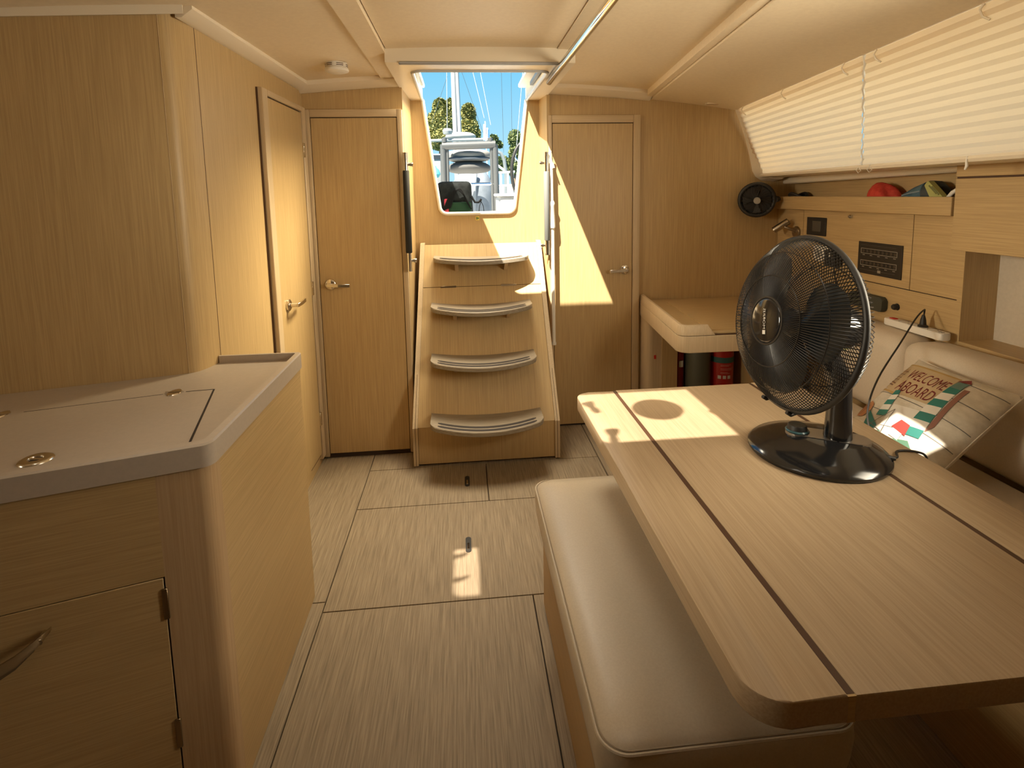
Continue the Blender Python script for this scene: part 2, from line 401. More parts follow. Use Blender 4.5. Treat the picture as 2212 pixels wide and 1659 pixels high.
def rail(name, f, y0, y1, prof, material, parent, n=8):
    bm = bmesh.new(); rings = []
    for k in range(n+1):
        y = y0+(y1-y0)*k/n; b0 = f(y); rings.append([bm.verts.new((b0.x+a, y, b0.z+c)) for a, c in prof])
    m_ = len(prof)
    for A, B in zip(rings, rings[1:]):
        for k in range(m_): bm.faces.new((A[k], A[(k+1) % m_], B[(k+1) % m_], B[k]))
    bm.faces.new(rings[0]); bm.faces.new(list(reversed(rings[-1])))
    return finish(bm, name, material, parent, True, None, 25)
rail('lower_frame', WB, 0.2, 3.1, [(-0.012, 0.004), (-0.016, -0.004), (-0.010, -0.014), (0.012, -0.018), (0.05, -0.020), (0.05, 0.0), (0.02, 0.004)], creamtrim, win)
quadobj('window_ledge', [WB(3.1)+Vector((0.01, 0, -0.014)), WB(0.2)+Vector((0.01, 0, -0.014)), Vector((2.05, 0.2, 1.474)), Vector((2.05, 3.1, 1.474))], creamtrim, win, 0.01, (0, 0, 1))
rail('sill_trim', lambda y: Vector((1.930, y, 1.432+(3.1-y)*0.020)), 0.2, 3.1, [(0, 0), (-0.006, 0.006), (-0.006, 0.034), (0.0, 0.042), (0.10, 0.045), (0.10, 0.0)], creamtrim, win)
# curved end of the window recess against the bulkhead
bm = bmesh.new(); ep = [Vector((1.606, 1.875)), Vector((1.640, 1.80)), Vector((1.678, 1.70)), Vector((1.707, 1.60)), Vector((1.728, 1.511)), Vector((1.748, 1.478)), Vector((1.785, 1.455)), Vector((1.86, 1.448))]
A = [bm.verts.new((p.x, 3.099, p.y)) for p in ep]; B = [bm.verts.new((p.x+0.012, 3.03, p.y+0.012)) for p in ep]; C = [bm.verts.new((p.x+0.10, 3.03, p.y+0.06)) for p in ep]
for q0, q1 in ((A, B), (B, C)):
    for k in range(len(ep)-1): bm.faces.new((q0[k], q0[k+1], q1[k+1], q1[k]))
finish(bm, 'end_frame', creamtrim, win, True)
struct(box('wall_right_eave', 1.60, 2.2, -1.3, 0.2, 1.48, 2.06, cream), 'cabin side ahead of the window')

# ---- doors
def lever(parent, p, nrm, along, length=0.115):
    """round rose and a flat lever"""
    p = Vector(p); n = Vector(nrm).normalized(); a = Vector(along).normalized(); up = n.cross(a)
    ro = latheobj('handle', [(0.0, 0.012), (0.020, 0.012), (0.0265, 0.008), (0.027, 0.0), (0.0, 0.0)], p, n, chrome, parent, 24)
    ro['label'] = 'brushed steel lever handle'
    bm = bmesh.new(); tube(bm, [p+n*0.008, p+n*0.045], 0.0095, 12); finish(bm, 'spindle', chrome, ro, True)
    bm = bmesh.new()
    pts = [p+n*0.045-a*0.010, p+n*0.047+a*length*0.45, p+n*0.042+a*length]
    rings = []
    for q in pts: rings.append([bm.verts.new(q+up*s1*0.0085+n*s2*0.005) for s1, s2 in ((1, 1), (1, -1), (-1, -1), (-1, 1))])
    for A_, B_ in zip(rings, rings[1:]):
        for k in range(4): bm.faces.new((A_[k], A_[(k+1) % 4], B_[(k+1) % 4], B_[k]))
    bm.faces.new(rings[0]); bm.faces.new(list(reversed(rings[-1]))); bev(bm, 0.0015, 1)
    finish(bm, 'lever', chrome, ro, True)

d2 = sroot('door_2', 'oak cabin door left of the companionway steps', (-0.53, 2.86, 0))
box('door_gap', -0.751, -0.317, 2.858, 2.8665, 0.0, 1.806, darkgap, d2)
box('door_leaf', -0.747, -0.321, 2.846, 2.862, 0.028, 1.800, oakZ, d2, 0.0015, 1)
box('frame_jamb', -0.790, -0.750, 2.840, 2.868, 0.012, 1.842, trimoak, d2, 0.003, 2)
box('frame_jamb', -0.318, -0.292, 2.840, 2.868, 0.012, 1.842, trimoak, d2, 0.003, 2)
box('frame_head', -0.750, -0.318, 2.840, 2.868, 1.804, 1.842, noisy('pale oak head', (0.50, 0.38, 0.235), (0.58, 0.45, 0.285), G['X'], 3, 4, 0.45), d2, 0.003, 2)
lever(d2, (-0.694, 2.846, 0.953), (0, -1, 0), (1, 0, -0.05), 0.105)

d3 = sroot('door_3', 'oak cabin door right of the companionway steps', (0.75, 3.1, 0))
box('door_gap', 0.518, 0.994, 3.093, 3.1015, 0.0, 1.80, darkgap, d3)
box('door_leaf', 0.522, 0.990, 3.081, 3.097, 0.012, 1.794, oakZ, d3, 0.0015, 1)
box('frame_jamb', 0.993, 1.034, 3.075, 3.103, 0.0, 1.841, trimoak, d3, 0.003, 2)
box('frame_jamb', 0.498, 0.519, 3.075, 3.103, 0.0, 1.841, trimoak, d3, 0.003, 2)
box('frame_head', 0.519, 0.993, 3.075, 3.103, 1.798, 1.841, MAT['pale oak head'], d3, 0.003, 2)
lever(d3, (0.945, 3.081, 0.948), (0, -1, 0), (-1, 0, -0.05), 0.10)

d1 = sroot('door_1', 'narrow oak door in the left side wall', (-0.80, 2.57, 0))
wx = lambda y: -0.822+(y-1.8435)*0.03215
def wbox(name, y0, y1, z0, z1, o0, o1, m_, parent, b=0.0):
    bm = bmesh.new()
    ext(bm, [(wx(y0)+o0, y0), (wx(y1)+o0, y1), (wx(y1)+o1, y1), (wx(y0)+o1, y0)], lambda p: (p[0], p[1], z0), lambda p: (p[0], p[1], z1))
    if b: bev(bm, b, 1)
    return finish(bm, name, m_, parent, b > 0)
wbox('door_gap', 2.350, 2.782, 0.05, 1.823, 0.0, 0.012, darkgap, d1)
wbox('door_leaf', 2.357, 2.774, 0.065, 1.816, 0.004, 0.020, oakZ, d1, 0.0015)
wbox('frame_jamb', 2.300, 2.3515, 0.03, 1.848, -0.002, 0.024, trimoak, d1, 0.003)
wbox('frame_jamb', 2.7805, 2.832, 0.03, 1.848, -0.002, 0.024, trimoak, d1, 0.003)
wbox('frame_head', 2.3515, 2.7805, 1.822, 1.848, -0.002, 0.024, noisy('pale oak head fore and aft', (0.50, 0.38, 0.235), (0.58, 0.45, 0.285), G['Y'], 3, 4, 0.45), d1, 0.003)
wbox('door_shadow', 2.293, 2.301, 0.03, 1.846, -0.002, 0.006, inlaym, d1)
for z in (1.636, 0.945, 0.253):
    hg = wbox('hinge', 2.772, 2.790, z-0.035, z+0.035, 0.018, 0.0265, chrome, d1, 0.001)
    for dz in (-0.018, 0.018): latheobj('screw', [(0.0035, 0), (0.0035, 0.001), (0, 0.0016)], (wx(2.778)+0.0262, 2.778, z+dz), (1, 0, 0), steel, hg, 10)
lever(d1, (wx(2.43)+0.020, 2.432, 0.93), (1, 0.0, 0), (0, 1, 0.0), 0.115)
struct(box('baseboard_left', -0.808, -0.785, 1.86, 2.855, 0.0, 0.062, oakY), 'low oak plinth below the narrow door')

# ---- companionway: soffit, side cheeks, aft bulkhead with the opening, hatch rails
cw = sroot('companionway', 'companionway opening with white edge trim', (0.1, 3.25, 0))
BY = 3.25
op = rpoly([(-0.212, 1.955), (-0.128, 1.292), (0.312, 1.292), (0.396, 1.955)], [0, 0.045, 0.045, 0], 6)
outer = [(-0.285, 1.955), (-0.285, 0.0), (0.475, 0.0), (0.475, 1.955)]
bm = bmesh.new()
loop = [(p.x, p.y) for p in op]+list(reversed(outer))
def bkface(y):
    vs_ = [bm.verts.new((x, y, z)) for x, z in loop]; return bm.faces.new(vs_)
f0 = bkface(BY)
r_ = bmesh.ops.extrude_face_region(bm, geom=[f0]); bmesh.ops.translate(bm, verts=[v for v in r_['geom'] if isinstance(v, bmesh.types.BMVert)], vec=(0, 0.03, 0))
bmesh.ops.triangulate(bm, faces=[f for f in bm.faces if len(f.verts) > 4])
finish(bm, 'aft_bulkhead', oakZ, cw)
tubeobj('opening_trim', [(p.x, BY-0.004, p.y) for p in op], 0.011, white, cw, 8)
quadobj('cheek', [(-0.292, 2.868, 0), (-0.282, BY, 0), (-0.282, BY, 1.955), (-0.292, 2.868, 1.98)], oakZ, cw, 0.02, (-1, 0, 0))
quadobj('cheek', [(0.490, 3.076, 0), (0.470, BY, 0), (0.470, BY, 1.955), (0.490, 3.076, 1.98)], oakZ, cw, 0.015, (1, 0, 0))
# soffit ring under the deck with a rounded hatch mouth
mouth = rpoly([(-0.205, 2.485), (0.408, 2.485), (0.398, 3.30), (-0.214, 3.30)], [0.05, 0.05, 0, 0], 6)
bm = bmesh.new()
loop = [(p.x, p.y) for p in mouth]; loop = [loop[-1]]+loop[:-1]+[(0.500, 3.30), (0.500, 2.345), (-0.302, 2.345), (-0.302, 3.30)]
lo_ = bm.faces.new([bm.verts.new((x, y, 1.953)) for x, y in loop])
r_ = bmesh.ops.extrude_face_region(bm, geom=[lo_]); bmesh.ops.translate(bm, verts=[v for v in r_['geom'] if isinstance(v, bmesh.types.BMVert)], vec=(0, 0, 0.075))
bmesh.ops.triangulate(bm, faces=[f for f in bm.faces if len(f.verts) > 4])
finish(bm, 'soffit', creamtrim, cw)
mouth = mouth[-1:]+mouth[:-1]
box('soffit_lip', -0.245, 0.425, 2.335, 2.352, 1.944, 1.956, mat('grey seal', (0.40, 0.40, 0.41), 0.5), cw, 0.003, 1)
tubeobj('mouth_trim', [(p.x, p.y, 1.953) for p in mouth], 0.009, mat('grey hatch trim', (0.55, 0.56, 0.58), 0.35), cw, 8)
for x0, x1 in ((-0.240, -0.198), (0.352, 0.440)):
    box('hatch_rail', x0, x1, 2.40, 3.27, 2.028, 2.052, white, cw, 0.004, 1)
for x in (-0.196, 0.392): box('slide_track', x-0.008, x+0.008, 2.60, 2.98, 1.985, 2.005, mat('grey anodised', (0.25, 0.26, 0.27), 0.4, 0.6), cw)
struct(box('wall_deck_aft_left', -1.0, -0.28, 2.90, 3.9, 1.98, 2.03, white), 'cabin top beside the companionway')
struct(box('wall_deck_aft_right', 0.47, 2.1, 3.14, 3.9, 1.98, 2.03, white), 'cabin top on the far side of the companionway')
sg = thing('exit_sticker', 'tiny green emergency exit sticker below the companionway sill', 'sign', (0.090, BY-0.002, 1.262))
box('plate', 0.079, 0.101, BY-0.0015, BY, 1.250, 1.274, mat('exit yellow', (0.75, 0.66, 0.12), 0.5), sg)
box('figure', 0.083, 0.089, BY-0.0022, BY-0.0014, 1.254, 1.270, mat('exit green', (0.03, 0.12, 0.05), 0.5), sg)
box('arrow', 0.091, 0.098, BY-0.0022, BY-0.0014, 1.258, 1.266, MAT['exit green'], sg)

# ---- deck hatches (over the saloon, ahead of what the photograph shows)
def hatch(i, h, vent=False, slot=False):
    x0, x1, y0, y1 = h; z = cz((x0+x1)/2)+0.08+CU
    ht = sroot('window_%d' % i, 'square deck hatch in the cabin top', ((x0+x1)/2, (y0+y1)/2, z))
    fr = mat('hatch frame aluminium', (0.6, 0.6, 0.6), 0.4, 0.8)
    bm = bmesh.new()
    ring = rpoly([(x0, y0), (x1, y0), (x1, y1), (x0, y1)], 0.03, 5)
    big = [((x0+x1)/2+(p.x-(x0+x1)/2)*1.0+math.copysign(0.03, p.x-(x0+x1)/2), (y0+y1)/2+(p.y-(y0+y1)/2)+math.copysign(0.03, p.y-(y0+y1)/2)) for p in ring]
    a = [bm.verts.new((p.x, p.y, z)) for p in ring]; b = [bm.verts.new((p[0], p[1], z)) for p in big]
    c = [bm.verts.new((p.x, p.y, z+0.02)) for p in ring]; d = [bm.verts.new((p[0], p[1], z+0.02)) for p in big]
    n = len(ring)
    for k in range(n):
        k2 = (k+1) % n
        bm.faces.new((a[k], a[k2], b[k2], b[k])); bm.faces.new((c[k], c[k2], d[k2], d[k])); bm.faces.new((a[k], a[k2], c[k2], c[k])); bm.faces.new((b[k], b[k2], d[k2], d[k]))
    finish(bm, 'hatch_frame', fr, ht)
    quadobj('pane', [(x0-0.02, y0-0.02, z+0.012), (x1+0.02, y0-0.02, z+0.012), (x1+0.02, y1+0.02, z+0.012), (x0-0.02, y1+0.02, z+0.012)], hglass, ht)
    return ht, z
h2, hz = hatch(2, HOLES[0])
latheobj('vent', [(0.0, 0.0), (0.078, 0.0), (0.078, 0.012), (0, 0.012)], (0.034, 0.941, hz-0.004), (0, 0, 1), blackm, h2, 40)
for x, y, a_ in ((-0.164, 0.985, 0.45), (-0.155, 0.775, 0.1), (0.208, 0.87, 0.35)):
    bm = bmesh.new(); c_ = Vector((x, y, hz)); dv = Vector((math.cos(a_+1.3), math.sin(a_+1.3), 0))
    tube(bm, [c_-dv*0.045, c_-dv*0.02, c_, c_+dv*0.02, c_+dv*0.04], [0.010, 0.014, 0.010, 0.018, 0.022], 8); finish(bm, 'handle', blackm, h2, True)
h3, hz3 = hatch(3, HOLES[1])
for y in (0.90, 1.03):
    tubeobj('handle', [(-0.916, y-0.017, hz3), (-0.876, y-0.012, hz3), (-0.846, y+0.003, hz3)], [0.014, 0.012, 0.006], blackm, h3)
hatch(4, HOLES[2])

#================================================================== OBJECTS
# ---- companionway steps
st = thing('companionway_steps', 'four step oak companionway ladder with curved grooved treads', 'stairs', (0.095, 2.69, 0))
Y0, Z0, Y1, Z1 = 2.692, 0.212, 3.20, 1.113
XL = lambda z: -0.288+max(0, z-Z0)*0.040; XR = lambda z: 0.480-max(0, z-Z0)*0.018
yp = lambda z: Y0+(Y1-Y0)*(z-Z0)/(Z1-Z0)
ZH = 0.880
oakS = noisy('oak grain up the slope', OAK1, OAK2, (85, 1.4, 1.4), 3.0, 5, 0.42, 0.04)
box('kick_panel', -0.262, 0.455, 2.694, 2.72, 0.012, Z0, oakZ, st, 0.001, 1)
def spanel(z0, z1, inl):
    pts = [(XL(z0)+inl, z0), (XR(z0)-inl, z0), (XR(z1)-inl, z1), (XL(z1)+inl, z1)]
    return quadobj('sloping_panel', [(x, yp(z), z) for x, z in pts], oakS, st, 0.018, (0, (Z1-Z0)*0.87, -(Y1-Y0)*0.87))
spanel(Z0, ZH-0.0015, 0.026)
spanel(ZH+0.0015, Z1, 0.026)
for side in (-1, 1):
    X = XL if side < 0 else XR
    bm = bmesh.new(); s_ = -side
    def col(z, y, y2): return [bm.verts.new((X(z), y, z)), bm.verts.new((X(z)+s_*0.0255, y, z)), bm.verts.new((X(z)+s_*0.0255, y2, z)), bm.verts.new((X(z), y2, z))]
    rings = [col(0.008, 2.685, 3.245), col(Z0, 2.685, 3.245), col(Z1+0.01, Y1-0.006, 3.245)]
    for A_, B_ in zip(rings, rings[1:]):
        for k in range(4): bm.faces.new((A_[k], A_[(k+1) % 4], B_[(k+1) % 4], B_[k]))
    bm.faces.new(rings[0]); bm.faces.new(list(reversed(rings[-1])))
    finish(bm, 'side_rail', trimoak, st)
    bm = bmesh.new()
    for z0, z1, ya, yb in ((0.008, Z0, 2.6835, 2.6835), (Z0, Z1, 2.6835, Y1-0.0075)):
        xa, xb_ = X(z0)+s_*0.012, X(z1)+s_*0.012
        q = [bm.verts.new((xa, ya, z0)), bm.verts.new((xa+s_*0.002, ya, z0)), bm.verts.new((xb_+s_*0.002, yb, z1)), bm.verts.new((xb_, yb, z1))]; bm.faces.new(q)
    finish(bm, 'rail_groove', inlaym, st)
def tread(z, xl_, xr_, dc, ds, sag=0.018):
    """bowed tread whose ends curl up a little, two rubber grip strips let into its nose"""
    xm = (xl_+xr_)/2; hw = (xr_-xl_)/2; n = 30; r = 0.036
    xs = [xm-hw*math.cos(math.pi*k/n) for k in range(n+1)]
    zt = lambda x: z-sag*(1-((x-xm)/hw)**2)
    def yf(x):
        e_ = hw-abs(x-xm); d_ = ds+(dc-ds)*(1-((x-xm)/hw)**2)
        if e_ < r: d_ -= r*(1-math.sqrt(max(0.0, 1-((r-e_)/r)**2)))
        return yp(z)-d_
    bm = bmesh.new(); cols = []
    for x in xs:
        t_ = zt(x); yb = yp(t_)-0.001
        cols.append([bm.verts.new(p) for p in ((x, yb, t_), (x, yf(x)+0.004, t_), (x, yf(x), t_-0.004), (x, yf(x), t_-0.022), (x, yf(x)+0.004, t_-0.025), (x, yp(t_-0.025)-0.001, t_-0.025))])
    for A_, B_ in zip(cols, cols[1:]):
        for q in range(6): bm.faces.new((A_[q], A_[(q+1) % 6], B_[(q+1) % 6], B_[q]))
    bm.faces.new(cols[0]); bm.faces.new(list(reversed(cols[-1])))
    tr_ = finish(bm, 'tread', treadm, st, True, None, 35)
    for o1, o2 in ((0.014, 0.034), (0.048, 0.068)):
        bm = bmesh.new(); prev = None; kk = [x for x in xs if abs(x-xm) < hw-0.035]
        for i, x in enumerate(kk):
            tp_ = 0.006 if i in (0, len(kk)-1) else 0.0; t_ = zt(x)
            cur = [bm.verts.new((x, yf(x)+o1+tp_, t_-0.0005)), bm.verts.new((x, yf(x)+o1+tp_, t_+0.0014)), bm.verts.new((x, yf(x)+o2-tp_, t_+0.0014)), bm.verts.new((x, yf(x)+o2-tp_, t_-0.0005))]
            if prev:
                for q in range(4): bm.faces.new((prev[q], prev[(q+1) % 4], cur[(q+1) % 4], cur[q]))
            else: bm.faces.new(cur)
            prev = cur
        bm.faces.new(list(reversed(prev))); finish(bm, 'grip_strip', rubber, tr_)
    for x in (xl_+0.13, xr_-0.13):
        t_ = zt(x)-0.025; yb = yp(t_)-0.001
        bm = bmesh.new(); q = [(yb, t_), (yb-0.11, t_), (yb-0.11, t_-0.010), (yp(t_-0.055)-0.001, t_-0.055)]
        ext(bm, q, lambda p: (x-0.010, p[0], p[1]), lambda p: (x+0.010, p[0], p[1])); finish(bm, 'bracket', trimoak, st)
tread(0.274, -0.190, 0.381, 0.23, 0.165)
tread(0.548, -0.188, 0.370, 0.23, 0.165)
tread(0.801, -0.187, 0.370, 0.225, 0.15)
tread(1.052, -0.172, 0.372, 0.21, 0.14, 0.012)
for x in (-0.092, 0.255):
    hg = box('hinge', x-0.045, x+0.045, yp(ZH)-0.003, yp(ZH)+0.004, ZH-0.006, ZH+0.006, chrome, st, 0.001, 1); hg['label'] = 'thin steel hinge'
# ---- grab bars and boat hook beside the steps
def grab(x, y, z0, z1, p0, p1, label, gripmat, dx):
    t_ = thing('grab_bar', label, 'grab bar', (x, y, z0), 'grab bars beside the companionway')
    tubeobj('bar', [(x, y, z0), (x, y, z1)], 0.013, steel, t_, 14)
    tubeobj('grip', [(x, y, p0), (x, y, p0+0.004), (x, y, p1-0.004), (x, y, p1)], [0.014, 0.0165, 0.0165, 0.014], gripmat, t_, 16)
    for z in (z0+0.055, z1-0.06):
        latheobj('mount', [(0.011, 0), (0.011, 0.012), (0.008, 0.018), (0.008, 0.03)], (x+dx*0.034, y+0.012, z), (-dx, -0.3, 0), steel, t_, 14)
grab(-0.281, 2.818, 1.012, 1.622, 1.108, 1.532, 'upright steel grab bar with black foam grip beside the left door', foam, 1)
grab(0.478, 3.035, 1.052, 1.633, 1.135, 1.525, 'upright steel grab bar with grip toned as sunlit right of the steps', mat('sunlit grip tone', (0.16, 0.165, 0.16), 0.6), -1)  # sunlight on the grip is put into its grey colour
bh = thing('boat_hook', 'white telescopic boat hook hanging beside the right cabin door', 'boat hook', (0.512, 3.045, 0.525))
tubeobj('pole', [(0.513, 3.045, 0.525), (0.512, 3.045, 1.21)], 0.0105, whitep, bh, 12)
tubeobj('collar', [(0.513, 3.045, 0.52), (0.513, 3.045, 0.535)], 0.014, whitep, bh, 12)
tubeobj('handle', [(0.512, 3.045, 1.205), (0.512, 3.045, 1.215), (0.511, 3.045, 1.33), (0.511, 3.045, 1.345), (0.511, 3.045, 1.36)], [0.016, 0.0175, 0.012, 0.016, 0.009], whitep, bh, 14)
tubeobj('upper_pole', [(0.511, 3.045, 1.355), (0.509, 3.045, 1.55)], 0.0085, whitep, bh, 10)
tubeobj('hook', [(0.509, 3.045, 1.54), (0.507, 3.045, 1.58), (0.500, 3.044, 1.615), (0.506, 3.044, 1.64)], [0.010, 0.009, 0.007, 0.005], whitep, bh, 10)
tubeobj('hook_finger', [(0.509, 3.045, 1.545), (0.518, 3.042, 1.57), (0.523, 3.04, 1.545)], 0.005, whitep, bh, 8)

# ---- ceiling fittings
hr = thing('ceiling_handrail', 'long polished steel handrail under the ceiling right of the hatch', 'handrail', (0.425, 2.0, 1.93))
tubeobj('rail', [(0.436, y, 1.938) for y in (-0.5, 0.6, 1.6, 2.655, 2.665)], [0.0155]*4+[0.012], mat('warm polished steel', (0.80, 0.76, 0.66), 0.10, 1.0), hr, 18)
for y in (0.2, 1.35, 2.45):
    box('post', 0.427, 0.445, y-0.02, y+0.02, 1.94, cz(0.42)+CU+0.001, steel, hr, 0.003, 1)
sm = thing('smoke_detector', 'round white smoke detector on the ceiling before the left door', 'smoke detector', (-0.535, 2.52, cz(-0.53)+CU))
zc = cz(-0.535)+CU
latheobj('base', [(0.0, 0.0), (0.046, 0.0), (0.046, 0.020), (0.043, 0.022), (0.0, 0.022)], (-0.535, 2.52, zc), (0, 0, -1), whitep, sm, 32)
latheobj('cover', [(0.0, 0.024), (0.050, 0.024), (0.052, 0.030), (0.051, 0.036), (0.030, 0.043), (0.0, 0.045)], (-0.535, 2.52, zc), (0, 0, -1), whitep, sm, 36)
for a_ in range(6):
    q = R(a_*60-120); bm = bmesh.new()
    for dz in (0.008, 0.015):
        tube(bm, [(-0.535+0.0465*math.cos(q+d), 2.52+0.0465*math.sin(q+d), zc-dz) for d in (-0.32, -0.16, 0, 0.16, 0.32)], 0.0015, 5)
    finish(bm, 'vent_slot', darkgap, sm)
cl = thing('ceiling_light', 'small recessed rectangular courtesy light in the right ceiling panel', 'light', (1.436, 3.022, cz(1.436)))
bm = bmesh.new(); bx(bm, 1.396, 1.476, 3.006, 3.038, cz(1.436)-0.007, cz(1.436)+0.001); bev(bm, 0.002, 1); finish(bm, 'bezel', creamtrim, cl, True)
box('lens', 1.404, 1.468, 3.012, 3.032, cz(1.436)-0.0085, cz(1.436)-0.006, mat('amber lens', (0.42, 0.26, 0.14), 0.3), cl)

# ---- galley cabinet and worktop
fd = Vector((0.338, 0.100)).normalized()          # along the slanted front, left to right
fn = Vector((fd.y, -fd.x))                        # out of the front face
C0 = Vector((-0.557, 1.152))                      # front right corner
def fp(s, o=0.0): p = C0-fd*s+fn*o; return (p.x, p.y)
gc = thing('galley_cabinet', 'angled oak galley cabinet with a door under the grey worktop', 'cabinet', (-0.85, 1.45, 0))
body = rpoly([fp(0), (-0.557, 1.815), (-0.800, 1.815), (-1.70, 1.49), fp(1.15)], [0.03, 0, 0, 0, 0], 6)
front = noisy('oak front grain level', OAK1, OAK2, G['X'], 3.0, 5, 0.42, 0.04, rot=math.atan2(0.100, 0.338))
slab('side_panel', [(-0.557, 1.20), (-0.557, 1.806), (-0.580, 1.806), (-0.580, 1.20)], 0.004, 0.834, oakY, gc)
bm = bmesh.new()
cs = rpoly([(-0.557, 1.20), (-0.5572, 1.152), fp(0.10)], [0, 0.030, 0], 8); cs = cs+[Vector(fp(0.10, -0.02)), Vector((-0.58, 1.20))]
ext(bm, cs, lambda p: (p[0], p[1], 0.004), lambda p: (p[0], p[1], 0.834)); finish(bm, 'corner_post', noisy('oak post', (0.44, 0.30, 0.165), (0.52, 0.365, 0.21), G['Z'], 3, 4, 0.45), gc, True)
def fbox(name, s0, s1, z0, z1, o0, o1, m_, b=0.0, parent=gc):
    bm = bmesh.new(); ext(bm, [fp(s0, o0), fp(s1, o0), fp(s1, o1), fp(s0, o1)], lambda p: (p[0], p[1], z0), lambda p: (p[0], p[1], z1))
    if b: bev(bm, b, 1)
    return finish(bm, name, m_, parent, b > 0)
fbox('front_back', 0.09, 1.15, 0.004, 0.834, -0.03, -0.014, darkgap)
fbox('front_rail', 0.10, 1.15, 0.6065, 0.834, -0.016, 0.0, front)
fbox('front_stile', 0.0836, 0.10, 0.004, 0.834, -0.016, -0.0002, front)
fbox('front_stile', 0.60, 1.15, 0.004, 0.6035, -0.016, 0.0, front)
dr = fbox('cabinet_door', 0.1035, 0.597, 0.03, 0.6035, -0.016, 0.0, front, 0.001)
for z in (0.545, 0.235):
    h_ = fbox('hinge', 0.097, 0.108, z-0.035, z+0.035, -0.002, 0.0035, mat('bronze hinge', (0.30, 0.22, 0.13), 0.35, 1.0), 0.001, dr)
def fz(s, o, z): p = fp(s, o); return Vector((p[0], p[1], z))
bm = bmesh.new()   # swept bow handle
hp = [(0.296, 0.010, 0.560), (0.315, 0.030, 0.548), (0.345, 0.036, 0.527), (0.385, 0.036, 0.508), (0.430, 0.036, 0.498), (0.465, 0.030, 0.497), (0.48, 0.004, 0.497)]
rings = []
for i, (s, o, z) in enumerate(hp):
    wv = (0.004, 0.010, 0.014, 0.016, 0.014, 0.010, 0.006)[i]
    rings.append([bm.verts.new(fz(s, o+0.004, z+wv)), bm.verts.new(fz(s, o-0.003, z+wv*0.9)), bm.verts.new(fz(s, o-0.003, z-wv)), bm.verts.new(fz(s, o+0.004, z-wv*0.9))])
for A_, B_ in zip(rings, rings[1:]):
    for k in range(4): bm.faces.new((A_[k], A_[(k+1) % 4], B_[(k+1) % 4], B_[k]))
bm.faces.new(rings[0]); bm.faces.new(list(reversed(rings[-1])))
finish(bm, 'handle', chrome, dr, True, None, 80)['label'] = 'curved steel pull'
tubeobj('handle_foot', [fz(0.31, 0.0, 0.549), fz(0.31, 0.028, 0.549)], 0.006, chrome, dr, 8)

wt = thing('worktop', 'grey taupe galley worktop with raised rim and hinged lid', 'worktop', (-0.85, 1.45, 0.834))
def wp(s, o): p = C0-fd*s+fn*o; return Vector(p)
WC = Vector((-0.548, 1.149))
edge_l = WC-fd*1.15
outl = rpoly([WC+Vector((-0.010, 0.010)), Vector((-0.5620, 1.818)), Vector((-0.82, 1.821)), Vector((-0.84, 1.77)), Vector((-0.866, 1.720)), Vector((-1.70, 1.508)), edge_l+Vector((-0.01, 0.010))], [0.028, 0.012, 0, 0, 0, 0, 0], 6)
top_z, rim_z = 0.862, 0.886
slab('counter_slab', outl, 0.834, top_z, worktop, wt, 0.002, 1)
# rim: strip along front, right side and far end
def rimpath(path, rads, wd=0.022):
    c = [Vector(p) for p in path]
    a = rpoly(c+[], [0]*len(c)) if not rads else None
    return a
off_in = 0.022
nR = Vector((-1, 0.008)); nF = -fn; nB = Vector((0.0, -1.0))
outp = [edge_l]+rpoly([edge_l, WC, Vector((-0.5535, 1.826)), Vector((-0.822, 1.829))], [0, 0.028, 0.012, 0], 6)[1:]
inp = [edge_l+nF*off_in]+rpoly([edge_l+nF*off_in, WC+nF*off_in+Vector((-0.022, 0.004)), Vector((-0.5535-off_in, 1.826-off_in*0.5)), Vector((-0.818, 1.829-off_in*0.5))], [0, 0.012, 0.006, 0], 6)[1:]
bm = bmesh.new(); n = len(outp)
oa = [bm.verts.new((p.x, p.y, 0.8345)) for p in outp]; ob = [bm.verts.new((p.x, p.y, rim_z-0.0035)) for p in outp]
oc = [bm.verts.new((p.x*0.84+q.x*0.16, p.y*0.84+q.y*0.16, rim_z)) for p, q in zip(outp, inp)]
ic = [bm.verts.new((p.x*0.2+q.x*0.8, p.y*0.2+q.y*0.8, rim_z-0.0005)) for p, q in zip(outp, inp)]
ia = [bm.verts.new((q.x, q.y, top_z-0.001)) for q in inp]
for A_, B_ in ((oa, ob), (ob, oc), (oc, ic), (ic, ia), (ia, oa)):
    for k in range(n-1): bm.faces.new((A_[k], A_[k+1], B_[k+1], B_[k]))
bm.faces.new((oa[-1], ob[-1], oc[-1], ic[-1], ia[-1]))
finish(bm, 'rim', worktop, wt, True, None, 28)
